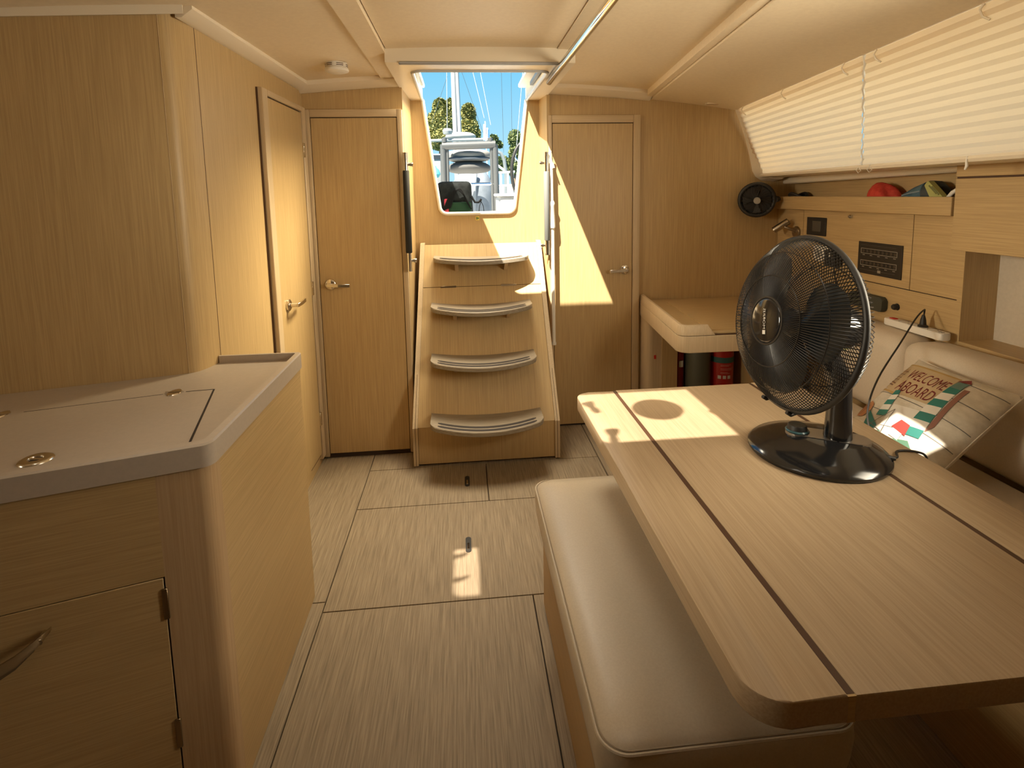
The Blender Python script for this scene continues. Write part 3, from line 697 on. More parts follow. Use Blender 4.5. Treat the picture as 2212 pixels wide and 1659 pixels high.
# lid cut into the slab: hair joint and hinges
def joint(p, q, wd, name='lid_joint', parent=None):
    p = Vector(p); q = Vector(q); d_ = (q-p).normalized(); s2 = Vector((-d_.y, d_.x))*wd/2
    return slab(name, [p-s2, q-s2, q+s2, p+s2], top_z-0.0004, top_z+0.0006, mat('black lid seal', (0.02, 0.014, 0.012), 0.6), parent)
lid = slab('lid', [(-0.724, 1.557), (-0.617, 1.188), (-1.10, 1.052), (-1.21, 1.433)], top_z-0.002, top_z+0.0004, worktop, wt)
lid['label'] = 'hinged lid let into the worktop'
joint((-0.7225, 1.560), (-0.616, 1.188), 0.005, 'lid_joint', lid)
joint((-0.7225, 1.560), (-0.795, 1.5515), 0.003, 'lid_joint', lid); joint((-0.85, 1.5385), (-1.15, 1.455), 0.0012, 'lid_joint', lid)
for x, y in ((-0.823, 1.545), (-1.195, 1.440)):
    hg = thing_h = latheobj('lid_hinge', [(0.0, 0.003), (0.017, 0.003), (0.0185, 0.0)], (x, y, top_z), (0, 0, 1), chrome, lid, 24, (1.45, 0.9))
    slab('hinge_pin', [(x-0.024, y-0.002), (x+0.024, y-0.002), (x+0.024, y+0.002), (x-0.024, y+0.002)], top_z+0.002, top_z+0.0045, steel, hg)
rp = latheobj('ring_pull', [(0.012, 0.0015), (0.014, 0.0045), (0.024, 0.0055), (0.030, 0.003), (0.032, 0.0)], (-0.911, 1.167, top_z), (0, 0, 1), chrome, lid, 32)
latheobj('finger_hole', [(0.0, 0.0018), (0.0135, 0.0018), (0.0135, 0.0008)], (-0.911, 1.167, top_z), (0, 0, 1), darkgap, rp, 20)
slab('latch_bar', [(-0.925, 1.163), (-0.897, 1.163), (-0.897, 1.171), (-0.925, 1.171)], top_z+0.002, top_z+0.0035, steel, rp)

# ---- saloon table
tb = thing('saloon_table', 'oak drop leaf saloon table with rounded corners and two dark inlays', 'table', (0.76, 1.19, 0))
TZ = 0.72
tabm = noisy('pale oak table', (0.40, 0.292, 0.178), (0.485, 0.367, 0.233), G['Y'], 3.0, 5, 0.42, 0.04)
def tboard(name, pts, rad): return slab(name, rpoly(pts, rad, 8), TZ-0.042, TZ, tabm, tb, 0.003, 2)
lf = tboard('leaf', [(0.366, 0.609), (0.500, 0.609), (0.500, 1.752), (0.366, 1.752)], [0.055, 0, 0, 0.045])
tp = tboard('table_top', [(0.511, 0.609), (0.993, 0.609), (0.993, 1.760), (0.511, 1.760)], [0, 0, 0, 0])
rf = tboard('leaf', [(1.004, 0.609), (1.147, 0.609), (1.147, 1.765), (1.004, 1.765)], [0, 0.055, 0.045, 0])
for x in (0.500, 0.993):
    box('inlay', x, x+0.011, 0.6125, 1.757, TZ-0.04, TZ-0.0012, inlaym, tb)
    box('edge_band', x-0.001, x+0.012, 0.6092, 0.6125, TZ-0.041, TZ-0.0015, oakX, tb)
slab('under_frame', rpoly([(0.53, 0.66), (1.10, 0.66), (1.10, 1.785), (0.53, 1.785)], [0.02, 0.02, 0.04, 0.04], 6), TZ-0.060, TZ-0.014, trimoak, tb, 0.003, 2)
box('pedestal', 0.74, 0.90, 1.36, 1.62, 0.0, TZ-0.055, oakZ, tb, 0.01, 2)

# ---- bench
bn = thing('bench', 'cream upholstered bench on an oak box beside the table', 'bench', (0.46, 1.24, 0))
box('base', 0.240, 0.665, 0.83, 1.688, 0.0, 0.325, oakY, bn, 0.004, 1)
bm = bmesh.new(); pts = rpoly([(0.212, 0.795), (0.690, 0.795), (0.690, 1.690), (0.212, 1.690)], 0.05, 8)
lv = [(0.030, 0.318, ), (0.006, 0.330), (0.0, 0.37), (-0.003, 0.41), (0.0, 0.440), (0.004, 0.447), (0.016, 0.4555), (0.05, 0.461), (0.12, 0.466)]
cx, cy = 0.451, 1.2425; rings = []
for ins, z in lv:
    rr = []
    for p in pts:
        dx, dy = p.x-cx, p.y-cy; rr.append(bm.verts.new((cx+dx*(1-ins/0.239), cy+dy*(1-ins/0.4475), z)))
    rings.append(rr)
for A_, B_ in zip(rings, rings[1:]):
    for k in range(len(pts)): bm.faces.new((A_[k], A_[(k+1) % len(pts)], B_[(k+1) % len(pts)], B_[k]))
bm.faces.new(rings[0]); bm.faces.new(rings[-1])
cu = finish(bm, 'cushion', leather, bn, True, None, 60)
tubeobj('piping', [(p.x, p.y, 0.4435) for p in pts], 0.0032, leather, cu, 6, True)
tubeobj('piping', [(cx+(p.x-cx)*0.985, cy+(p.y-cy)*0.993, 0.4475) for p in pts], 0.0012, mat('seam thread', (0.40, 0.33, 0.24), 0.7), cu, 5, True)

# ---- settee
sb = thing('settee_base', 'oak settee base below the beige seat cushions', 'sofa', (1.55, 1.2, 0))
box('plinth', 1.19, 1.895, -1.2, 2.262, 0.0, 0.31, oakY, sb)
box('front_board', 1.172, 1.19, -1.2, 2.262, 0.0, 0.33, oakY, sb, 0.002, 1)
def cushion(name, x0, x1, y0, y1, z0, z1, label, grp, b=0.045, bulge=0.012, wrink=0.0):
    bm = bmesh.new(); bx(bm, x0, x1, y0, y1, z0, z1); bev(bm, b, 5)
    bmesh.ops.subdivide_edges(bm, edges=[e_ for e_ in bm.edges if e_.calc_length() > 0.12], cuts=5, use_grid_fill=True)
    cx, cy, cz_ = (x0+x1)/2, (y0+y1)/2, (z0+z1)/2
    for v in bm.verts:
        u = (v.co.x-cx)/(x1-x0)*2; q = (v.co.y-cy)/(y1-y0)*2; r_ = (v.co.z-cz_)/(z1-z0)*2
        v.co.z += bulge*math.copysign(1, r_)*max(0, 1-u*u)*max(0, 1-q**4)*abs(r_)
        v.co.x += bulge*math.copysign(1, u)*max(0, 1-r_*r_)*max(0, 1-q**4)*abs(u)*0.8
    return tag(finish(bm, name, sofafab, None, True, (cx, cy, z0), 70), label, 'cushion', grp)
cushion('seat_cushion', 1.165, 1.725, 1.934, 2.262, 0.333, 0.452, 'beige seat cushion at the far end beside the desk', 'settee seat cushions', 0.03, 0.006)
cushion('seat_cushion', 1.165, 1.725, 0.2, 1.930, 0.333, 0.452, 'long beige seat cushion under the printed pillow', 'settee seat cushions', 0.03, 0.006)
cushion('back_cushion', 1.715, 1.895, 1.934, 2.40, 0.456, 0.795, 'beige back cushion behind the black table fan', 'settee back cushions', 0.05, 0.012)
cushion('back_cushion', 1.708, 1.895, 0.2, 1.930, 0.456, 0.798, 'long beige back cushion behind the printed pillow', 'settee back cushions', 0.05, 0.014)

# ---- printed pillow
pw = thing('throw_pillow', 'printed seaside pillow reading welcome aboard on the beige seat', 'pillow', (1.5, 1.585, 0.47))
PT = Vector((1.655, 1.775, 0.770)); PU = Vector((0, -0.375, 0)); PV = Vector((-0.300, 0, -0.268)); PN = PU.cross(PV).normalized()
if PN.x > 0: PN = -PN
def psurf(a, b, side=1, o=0.0):
    u, v = 2*a-1, 2*b-1
    h = 0.062*(max(0, 1-abs(u)**2.6)*max(0, 1-abs(v)**2.6))**0.55
    pin = 0.035
    a2 = 0.5+(u/2)*(1-pin*(1-v*v)); b2 = 0.5+(v/2)*(1-pin*(1-u*u))
    wr = 0.0025*math.sin(9*a+5*b)*math.sin(7*b-3*a)*(1-u*u)*(1-v*v)
    return PT+PU*a2+PV*b2+PN*(side*h+wr+o)
bm = bmesh.new(); N = 26; gf = {}
for sd in (1, -1):
    for i in range(N+1):
        for j in range(N+1):
            gf[sd, i, j] = bm.verts.new(psurf(i/N, j/N, sd))
    for i in range(N):
        for j in range(N): bm.faces.new((gf[sd, i, j], gf[sd, i+1, j], gf[sd, i+1, j+1], gf[sd, i, j+1]))
bmesh.ops.remove_doubles(bm, verts=bm.verts, dist=1e-5)
cover = finish(bm, 'cover', noisy('whitewashed plank print', (0.60, 0.545, 0.44), (0.74, 0.68, 0.57), (6, 3, 6), 6, 5, 0.6), pw, True, None, 80)
tubeobj('seam', [psurf(*q) for q in [(k/20, 0) for k in range(20)]+[(1, k/20) for k in range(20)]+[(1-k/20, 1) for k in range(20)]+[(0, 1-k/20) for k in range(20)]], 0.002, MAT['whitewashed plank print'], cover, 5, True)
def conform(bm, layer, step=0.04):
    for ax in (0, 1):
        k = step
        while k < 1.0:
            co = Vector((k, 0, 0)) if ax == 0 else Vector((0, k, 0)); no = Vector((1, 0, 0)) if ax == 0 else Vector((0, 1, 0))
            bmesh.ops.bisect_plane(bm, geom=list(bm.verts)+list(bm.edges)+list(bm.faces), plane_co=co, plane_no=no, dist=1e-6); k += step
    bmesh.ops.triangulate(bm, faces=bm.faces)
    for v in bm.verts: v.co = psurf(v.co.x, v.co.y, 1, 0.0012+0.0005*layer)
def patch(name, polys, material, layer=0):
    bm = bmesh.new()
    for pts in polys:
        try: bm.faces.new([bm.verts.new((p[0], p[1], 0)) for p in pts])
        except ValueError: pass
    conform(bm, layer); return finish(bm, name, material, cover, True, None, 80)
def stroke(a, b, wd):
    a, b = Vector(a), Vector(b); d_ = (b-a).normalized(); s2 = Vector((-d_.y, d_.x))*wd/2
    return [a-s2, b-s2, b+s2, a+s2]
teal = mat('print teal', (0.03, 0.20, 0.17), 0.6); maroon = mat('print maroon', (0.20, 0.035, 0.035), 0.6); pwhite = mat('print white', (0.78, 0.74, 0.66), 0.6)
tan = mat('print tan', (0.55, 0.42, 0.25), 0.6); brown = mat('print brown', (0.22, 0.12, 0.07), 0.6); pgrey = mat('print grey', (0.16, 0.15, 0.13), 0.6)
patch('plank_line', [stroke((0.01, b), (0.99, b+0.01), 0.007) for b in (0.095, 0.285, 0.475, 0.66, 0.84)], pgrey, 0)
patch('sign_board', [[(0.02, 0.10), (0.60, 0.085), (0.62, 0.44), (0.20, 0.46), (0.02, 0.40)]], tan, 1)
patch('sign_edge', [stroke((0.02, 0.10), (0.60, 0.085), 0.02), stroke((0.03, 0.44), (0.30, 0.47), 0.022)], mat('print ochre', (0.50, 0.33, 0.12), 0.6), 2)
for wd, a0, a1, b0, b1 in (('WELCOME', 0.185, 0.60, 0.155, 0.270), ('ABOARD', 0.205, 0.60, 0.300, 0.420)):
    bmt = textmesh(wd)
    for v in bmt.verts: v.co = Vector((a0+(a1-a0)*v.co.x, b1-(b1-b0)*v.co.y, 0))
    conform(bmt, 4, 0.05); finish(bmt, 'lettering', maroon, cover, False)['label'] = 'maroon words WELCOME ABOARD'
# sailing ship sketch
patch('ship', [stroke((0.02, 0.33), (0.15, 0.36), 0.014), stroke((0.03, 0.36), (0.14, 0.385), 0.014)]+[stroke((x, 0.16), (x+0.01, 0.34), 0.005) for x in (0.05, 0.085, 0.12)]+[stroke((0.03, y), (0.145, y+0.012), 0.006) for y in (0.19, 0.23, 0.27, 0.30)], brown, 3)
# lighthouses: striped towers with roofs and lanterns
def tower(a0, b0, w0, a1, b1, w1, n):
    W_, T_ = [], []
    for k in range(n):
        t0, t1 = k/n, (k+1)/n; L = lambda t: (a0+(a1-a0)*t-(w0+(w1-w0)*t)/2, b0+(b1-b0)*t); Q = lambda t: (a0+(a1-a0)*t+(w0+(w1-w0)*t)/2, b0+(b1-b0)*t-0.03)
        (T_ if k % 2 == 0 else W_).append([L(t0), Q(t0), Q(t1), L(t1)])
    patch('tower_white', W_, pwhite, 3); patch('tower_stripes', T_, teal, 3)
tower(0.655, 0.20, 0.09, 0.70, 0.76, 0.15, 7)
tower(0.265, 0.43, 0.05, 0.34, 0.72, 0.09, 5)
patch('lantern', [[(0.615, 0.12), (0.695, 0.10), (0.70, 0.19), (0.61, 0.20)]], mat('print lantern', (0.13, 0.22, 0.19), 0.6), 4)
patch('tower_roof', [[(0.600, 0.115), (0.650, 0.045), (0.705, 0.095)]], maroon, 5)
patch('tower_shade', [[(0.715, 0.17), (0.755, 0.16), (0.80, 0.58), (0.77, 0.66), (0.745, 0.45)]], mat('print rust', (0.28, 0.13, 0.09), 0.6), 2)
patch('sand', [[(0.36, 0.56), (0.62, 0.52), (0.66, 0.72), (0.40, 0.78)]], pwhite, 2)
patch('shell', [[(0.04, 0.64), (0.10, 0.60), (0.17, 0.63), (0.20, 0.70), (0.16, 0.78), (0.08, 0.79), (0.03, 0.72)]], mat('print shell', (0.50, 0.24, 0.11), 0.6), 3)
patch('shell_ridges', [stroke((0.06, 0.76), (0.10, 0.63), 0.008), stroke((0.10, 0.77), (0.14, 0.65), 0.008)], brown, 4)
patch('boat_hull', [[(0.20, 0.70), (0.37, 0.80), (0.36, 0.86), (0.24, 0.84)]], teal, 3)
patch('rigging', [stroke((0.30, 0.83), (0.42, 0.60), 0.006), stroke((0.42, 0.60), (0.45, 0.84), 0.006), stroke((0.26, 0.80), (0.44, 0.83), 0.006)], pgrey, 4)
patch('cottage_wall', [[(0.53, 0.75), (0.64, 0.76), (0.64, 0.83), (0.53, 0.82)]], pwhite, 4)
patch('cottage_roof', [[(0.51, 0.75), (0.55, 0.66), (0.65, 0.67), (0.67, 0.77)]], mat('print red', (0.48, 0.05, 0.04), 0.6), 5)
patch('grass', [[(0.34, 0.88), (0.52, 0.84), (0.80, 0.83), (0.90, 0.90), (0.80, 0.965), (0.40, 0.96)]], mat('print grass', (0.45, 0.42, 0.10), 0.6), 3)
for q_ in ([(0.58, 0.84), (0.72, 0.79), (0.80, 0.85), (0.66, 0.90)], [(0.35, 0.85), (0.44, 0.83), (0.46, 0.90), (0.37, 0.91)]): patch('shrub', [q_], mat('print green', (0.10, 0.22, 0.14), 0.6), 4)

# ---- pleated blinds over the long window
blindm = bpy.data.materials.new('translucent pleated fabric'); blindm.use_nodes = True
t = blindm.node_tree; t.nodes.clear(); o_ = t.nodes.new('ShaderNodeOutputMaterial'); mx = t.nodes.new('ShaderNodeMixShader'); df = t.nodes.new('ShaderNodeBsdfDiffuse'); tl = t.nodes.new('ShaderNodeBsdfTranslucent')
df.inputs[0].default_value = (0.72, 0.61, 0.46, 1); tl.inputs[0].default_value = (0.82, 0.64, 0.42, 1); mx.inputs[0].default_value = 0.5
t.links.new(df.outputs[0], mx.inputs[1]); t.links.new(tl.outputs[0], mx.inputs[2]); t.links.new(mx.outputs[0], o_.inputs[0])
def skew(ytop, ybot): return lambda s: ytop+(ybot-ytop)*s
def blind(label, ea, eb, loc):
    t_ = thing('pleated_blind', label, 'blind', loc, 'pleated blinds of the long window')
    bm = bmesh.new(); NP, NY = 26, 10; rows = []
    for j in range(NP+1):
        s = j/NP; ya, yb = ea(s), eb(s); row = []
        for i in range(NY+1):
            y = ya+(yb-ya)*i/NY; p = WT(y).lerp(WB(y), s); nrm = Vector((-0.89, 0, -0.45))
            row.append(bm.verts.new(p+nrm*(0.0045 if j % 2 else -0.001)+nrm*0.004))
        rows.append(row)
    for A_, B_ in zip(rows, rows[1:]):
        for i in range(NY): bm.faces.new((A_[i], A_[i+1], B_[i+1], B_[i]))
    fab = finish(bm, 'pleated_fabric', blindm, t_)
    bm = bmesh.new(); yb0, yb1 = ea(1), eb(1)
    tube(bm, [WB(yb0+(yb1-yb0)*k/6)+Vector((-0.006, 0, 0.0)) for k in range(7)], 0.006, 8); finish(bm, 'bottom_rail', creamtrim, t_, True)
    return t_
GT, GB = 1.915, 2.135
b_l = blind('short cream pleated blind at the bulkhead end of the window', skew(3.05, 3.085), skew(GT+0.006, GB+0.006), (1.66, 2.6, 1.49))
b_r = blind('long cream pleated blind right of the narrow gap in the window', skew(GT-0.006, GB-0.006), skew(0.35, 0.42), (1.60, 1.2, 1.49))
gap_cord = tubeobj('cord', [WT(GT).lerp(WB(GB), k/14)+Vector((-0.004, 0.004*(-1)**k, 0)) for k in range(15)], [0.006, 0.006, 0.005, 0.006, 0.005, 0.006, 0.005, 0.004, 0.003, 0.0022, 0.0022, 0.003, 0.004, 0.005, 0.005], whitep, b_r, 6)
for yb in (2.14, 2.07):
    p = WB(yb); tubeobj('cord_loop', [p+Vector((-0.014, 0, 0.004)), p+Vector((-0.018, 0.012, -0.016)), p+Vector((-0.016, 0.002, -0.028)), p+Vector((-0.016, -0.012, -0.018)), p+Vector((-0.014, 0.002, -0.004))], 0.0014, whitep, b_r, 6)
for y, par in ((2.98, b_l), (2.52, b_l), (2.03, b_l), (1.84, b_r), (1.40, b_r)):
    p = WT(y); tubeobj('hanger', [p+Vector((-0.010, 0, -0.002)), p+Vector((-0.012, 0.010, -0.016)), p+Vector((-0.004, 0.008, -0.034)), p+Vector((0.004, -0.006, -0.046))], 0.0032, creamtrim, par, 6)
p = WB(1.60); tubeobj('tassel', [p+Vector((-0.014, 0, 0.004)), p+Vector((-0.016, 0, -0.012)), p+Vector((-0.017, -0.004, -0.026)), p+Vector((-0.017, 0.002, -0.038))], [0.002, 0.003, 0.005, 0.003], whitep, b_r, 7)

# ---- upper cabinet
uc = thing('wall_cabinet', 'oak wall cabinet at the right edge beside the shelf', 'cabinet', (1.9, 1.2, 1.16))
box('carcass', 1.852, 2.04, 0.2, 1.866, 1.166, 1.482, oakY, uc)
box('cabinet_door', 1.838, 1.854, 0.2, 1.868, 1.161, 1.4275, oakY, uc, 0.0015, 1)
box('top_strip', 1.838, 1.854, 0.2, 1.868, 1.434, 1.484, oakY, uc, 0.0015, 1)
box('shadow_gap', 1.843, 1.853, 0.2, 1.867, 1.427, 1.4345, inlaym, uc)

# ---- fittings on the starboard joinery (wall plane x = 1.90)
XW = 1.8995
cp = thing('display_panel', 'small square black control display on the oak panel', 'control panel', (XW, 2.735, 1.198))
box('bezel', XW-0.007, XW, 2.657, 2.812, 1.150, 1.247, blackm, cp, 0.0015, 1)
box('screen', XW-0.0082, XW-0.006, 2.695, 2.765, 1.172, 1.228, mat('unlit grey screen', (0.075, 0.07, 0.06), 0.25), cp, 0.001, 1)
sp = thing('breaker_panel', 'wide black circuit breaker panel with two outlined switch rows', 'switch panel', (XW, 2.285, 1.07))
box('plate', XW-0.004, XW, 2.155, 2.417, 0.996, 1.147, mat('satin black', (0.022, 0.017, 0.013), 0.45), sp, 0.0008, 1)
outl_m = mat('panel legend', (0.30, 0.27, 0.22), 0.5)
def rowframe(zc):
    bm = bmesh.new(); y0, y1, h, wd = 2.182, 2.398, 0.0125, 0.0022
    for a0, a1, c0, c1 in ((y0, y1, zc+h-wd, zc+h), (y0, y1, zc-h, zc-h+wd), (y0, y0+wd, zc-h+wd, zc+h-wd), (y1-wd, y1, zc-h+wd, zc+h-wd)): bx(bm, XW-0.0052, XW-0.0038, a0, a1, c0, c1)
    bmesh.ops.remove_doubles(bm, verts=bm.verts, dist=1e-6); return finish(bm, 'row_outline', outl_m, sp)
for zc in (1.104, 1.048):
    fr_ = rowframe(zc)
    for k in range(9):
        y = 2.392-0.0116-k*0.0237+0.0
        box('switch', XW-0.0068, XW-0.0038, y-0.006, y+0.006, zc-0.0065, zc+0.0065, mat('switch brown', (0.06, 0.045, 0.032), 0.4), fr_, 0.001, 1)
    for k in range(5):
        y = 2.385-k*0.046; box('legend', XW-0.0048, XW-0.0038, y-0.012, y+0.002, zc-0.0205, zc-0.0175, outl_m, fr_)
box('title_line', XW-0.0048, XW-0.0038, 2.19, 2.40, 1.1315, 1.1325, mat('dim legend', (0.11, 0.095, 0.075), 0.5), sp); box('title_line', XW-0.0048, XW-0.0038, 2.19, 2.40, 1.0145, 1.0155, MAT['dim legend'], sp)
box('logo', XW-0.0048, XW-0.0038, 2.272, 2.290, 1.009, 1.021, outl_m, sp)
kb = tag(latheobj('panel_knob', [(0.0, 0.016), (0.006, 0.015), (0.0095, 0.010), (0.008, 0.004), (0.0065, 0.0)], (XW, 2.479, 1.262), (-1, 0, 0), steel, None, 20, (1, 1), (XW, 2.479, 1.262)), 'small round steel knob high on the oak panel', 'knob')
so_ = thing('wall_socket', 'white wall socket plate behind the table fan', 'socket', (XW, 2.675, 1.06))
box('plate', XW-0.010, XW, 2.612, 2.742, 1.015, 1.100, whitep, so_, 0.003, 2)
latheobj('recess', [(0.0, 0.001), (0.020, 0.001), (0.022, 0.0)], (XW-0.010, 2.70, 1.058), (-1, 0, 0), mat('socket grey', (0.4, 0.38, 0.34), 0.5), so_, 24)
ch = thing('charger', 'black plug-in charger beside the white socket', 'charger', (XW, 2.56, 1.0))
box('body', XW-0.052, XW-0.003, 2.522, 2.600, 1.004, 1.090, blackm, ch, 0.012, 3)
box('label_strip', XW-0.0528, XW-0.0518, 2.548, 2.556, 1.050, 1.076, mat('pale print', (0.6, 0.58, 0.52), 0.5), ch)
tubeobj('cable', [(XW-0.03, 2.545, 1.006), (XW-0.03, 2.542, 0.985), (XW-0.026, 2.540, 0.955), (XW-0.012, 2.545, 0.92), (XW-0.006, 2.55, 0.85)], 0.0035, blackm, ch, 8)
gs = tag(slab('wall_speaker', rpoly([(2.222, 0.839), (2.432, 0.839), (2.432, 0.905), (2.222, 0.905)], 0.016, 6), 0, 0.03, mat('dark olive cloth', (0.055, 0.055, 0.038), 0.8), None, 0.006, 2), 'dark olive oblong speaker above the settee back', 'speaker')
for v in gs.data.vertices:
    y, z, d_ = v.co.x, v.co.y, v.co.z; v.co = Vector((-d_, y-2.327, z-0.839))
gs.location = (XW, 2.327, 0.839); gs.data.flip_normals()
tag(latheobj('dial', [(0.0, 0.022), (0.010, 0.021), (0.013, 0.016), (0.0135, 0.004), (0.016, 0.0)], (XW, 2.170, 0.875), (-1, 0, 0), blackm, None, 10, (1, 1), (XW, 2.170, 0.875), 25), 'small black rotary dial right of the olive speaker', 'dial')
rl = thing('reading_lamp', 'steel swivel reading spotlight in the corner under the shelf', 'lamp', (XW, 2.906, 1.15))
brushed = mat('satin nickel', (0.42, 0.35, 0.26), 0.32, 1.0)
latheobj('wall_plate', [(0.0, 0.012), (0.030, 0.012), (0.034, 0.007), (0.034, 0.0)], (XW, 2.906, 1.156), (-1, 0, 0), brushed, rl, 28)
tubeobj('arm', [(XW-0.010, 2.906, 1.160), (XW-0.045, 2.915, 1.178), (XW-0.06, 2.93, 1.186)], 0.008, brushed, rl, 10)
hd0, hd1 = Vector((XW-0.040, 2.925, 1.220)), Vector((XW-0.100, 2.972, 1.165))
latheobj('lamp_head', [(0.0, 0.0), (0.017, 0.001), (0.019, 0.006), (0.019, (hd1-hd0).length), (0.015, (hd1-hd0).length), (0.013, (hd1-hd0).length-0.012), (0, (hd1-hd0).length-0.012)], hd0, hd1-hd0, brushed, rl, 24)

# ---- power strip with the fan's plug
ps = thing('power_strip', 'white power strip with red switch lying on the settee back', 'power strip', (1.84, 2.0, 0.81))
pz0 = 0.812
slab('housing', rpoly([(1.820, 1.862), (1.866, 1.862), (1.866, 2.150), (1.820, 2.150)], 0.010, 5), pz0-0.004, pz0+0.024, whitep, ps, 0.004, 2)
box('rocker', 1.832, 1.854, 2.105, 2.132, pz0+0.023, pz0+0.028, redp, ps, 0.002, 1)
for y in (2.065, 2.018, 1.971, 1.924): latheobj('outlet', [(0.0, -0.0005), (0.0155, 0.0), (0.0185, 0.0015), (0.0195, 0.0)], (1.843, y, pz0+0.0238), (0, 0, 1), MAT['socket grey'] if y < 1.99 or y > 1.95 else whitep, ps, 24)
box('usb_port', 1.836, 1.850, 1.888, 1.893, pz0+0.0235, pz0+0.0246, blackm, ps); box('usb_port', 1.836, 1.850, 1.876, 1.881, pz0+0.0235, pz0+0.0246, blackm, ps)

# ---- shelf clutter
def crumple(name, c, sx_, sy_, sz_, m_, label, cat, seed, n=2):
    bm = bmesh.new(); bmesh.ops.create_icosphere(bm, subdivisions=3, radius=1.0); rnd = random.Random(seed)
    ks = [(Vector((rnd.uniform(-1, 1), rnd.uniform(-1, 1), rnd.uniform(-1, 1))).normalized(), rnd.uniform(2, 5), rnd.uniform(0, 6)) for _ in range(6)]
    for v in bm.verts:
        d_ = v.co.copy(); f = 1+sum(0.07*math.sin(k.dot(d_)*q+ph) for k, q, ph in ks)
        v.co = Vector((d_.x*sx_*f, d_.y*sy_*f, max(-sz_*0.7, d_.z*sz_*f)+sz_*0.7))+Vector(c)
    return tag(finish(bm, name, m_, None, True, c, 80), label, cat)
SZ = 1.3045
crumple('folded_cloth', (1.925, 2.315, SZ), 0.045, 0.075, 0.068, noisy('red cloth', (0.50, 0.04, 0.025), (0.62, 0.07, 0.04), (1, 1, 1), 60, 3, 0.8), 'crumpled bright red cloth on the shelf', 'cloth', 3)
hc = thing('hose_coil', 'small black coil at the bulkhead end of the shelf', 'coil', (1.925, 2.95, SZ))
for k in range(3): tubeobj('loop', [(1.925+0.040*math.cos(a_), 2.95+0.055*math.sin(a_), SZ+0.036+0.012*k+0.012*math.cos(2*a_)) for a_ in [2*math.pi*i/20 for i in range(20)]], 0.008, blackm, hc, 8, True)
bg_ = thing('blue_bag', 'blue roll bag with dark end lying on the shelf', 'bag', (1.93, 2.10, SZ))
bm = bmesh.new(); tube(bm, [(1.93, 2.215, SZ+0.030), (1.93, 2.18, SZ+0.040), (1.93, 2.12, SZ+0.055), (1.93, 2.065, SZ+0.068)], [0.022, 0.034, 0.046, 0.052], 18); finish(bm, 'body', noisy('blue nylon', (0.06, 0.13, 0.17), (0.09, 0.17, 0.22), (1, 1, 1), 40, 3, 0.45), bg_, True)
tubeobj('stripe', [(1.8885, 2.17, SZ+0.060), (1.883, 2.12, SZ+0.070), (1.879, 2.068, SZ+0.078)], 0.003, mat('pale blue piping', (0.25, 0.32, 0.36), 0.5), bg_, 6)
tubeobj('end_flap', [(1.93, 2.066, SZ+0.067), (1.93, 2.04, SZ+0.068), (1.93, 2.022, SZ+0.060)], [0.0535, 0.050, 0.040], mat('dark slate nylon', (0.035, 0.045, 0.048), 0.6), bg_, 18)
bs = thing('brush', 'yellow green plastic scrubbing brush leaning at the shelf end', 'brush', (1.90, 1.99, SZ))
bm = bmesh.new(); ext(bm, rpoly([(2.045, 1.405), (2.030, 1.425), (1.958, 1.360), (1.968, 1.335), (2.0, 1.33)], 0.006, 3), lambda p: (1.875, p[0], p[1]), lambda p: (1.90, p[0], p[1])); finish(bm, 'body', mat('lime plastic', (0.42, 0.42, 0.14), 0.45), bs)
for k in range(2): tubeobj('slot', [(1.874, 2.022-k*0.014, 1.404-k*0.004), (1.874, 1.985-k*0.012, 1.372-k*0.004)], 0.003, mat('lime shade', (0.20, 0.20, 0.07), 0.6), bs, 6)
tag(tubeobj('white_rod', [(1.885, 1.962, 1.338), (1.885, 1.925, 1.376), (1.885, 1.898, 1.392)], [0.006, 0.008, 0.007], whitep, None, 10, False, (1.885, 1.93, 1.333)), 'short white plastic rod propped at the right end of the shelf', 'rod')

# ---- small wall fan in the corner
wf = thing('wall_fan', 'small black caged fan on the aft bulkhead beside the shelf', 'fan', (1.72, 3.05, 1.34))
wc = Vector((1.705, 3.0, 1.343)); wn = Vector((-0.42, -0.86, -0.12)).normalized()
wu = wn.cross(Vector((0, 0, 1))).normalized(); wv = wu.cross(wn)
def wfp(r, a_, h): return wc+wu*(r*math.cos(a_))+wv*(r*math.sin(a_))+wn*h
tubeobj('rim', [wfp(0.092, 2*math.pi*k/36, 0.0) for k in range(36)], 0.012, blackm, wf, 8, True)
bm = bmesh.new()
for k in range(26):
    a_ = 2*math.pi*k/26; tube(bm, [wfp(0.024, a_, 0.040), wfp(0.055, a_+0.25, 0.038), wfp(0.083, a_+0.45, 0.020), wfp(0.092, a_+0.5, 0.0)], 0.0012, 4)
finish(bm, 'cage', blackm, wf)['kind'] = 'stuff'
latheobj('hub_badge', [(0.0, 0.046), (0.018, 0.045), (0.020, 0.040), (0.020, 0.034)], wc, wn, mat('grey badge', (0.35, 0.33, 0.29), 0.4), wf, 24)
for k in range(4):
    a_ = k*math.pi/2; bm = bmesh.new(); q = [wfp(0.015, a_, 0.012), wfp(0.075, a_-0.35, 0.018), wfp(0.080, a_+0.25, 0.006), wfp(0.015, a_+0.6, 0.0)]
    f_ = bm.faces.new([bm.verts.new(p) for p in q]); r_ = bmesh.ops.extrude_face_region(bm, geom=[f_]); bmesh.ops.translate(bm, verts=[v for v in r_['geom'] if isinstance(v, bmesh.types.BMVert)], vec=wn*0.002)
    finish(bm, 'blade', blackm, wf, True)
latheobj('rear_shell', [(0.090, -0.004), (0.084, -0.03), (0.060, -0.055), (0.04, -0.058)], wc, wn, blackm, wf, 32)
latheobj('motor_pod', [(0.040, -0.012), (0.042, -0.04), (0.030, -0.058), (0.0, -0.060)], wc, wn, blackm, wf, 32)
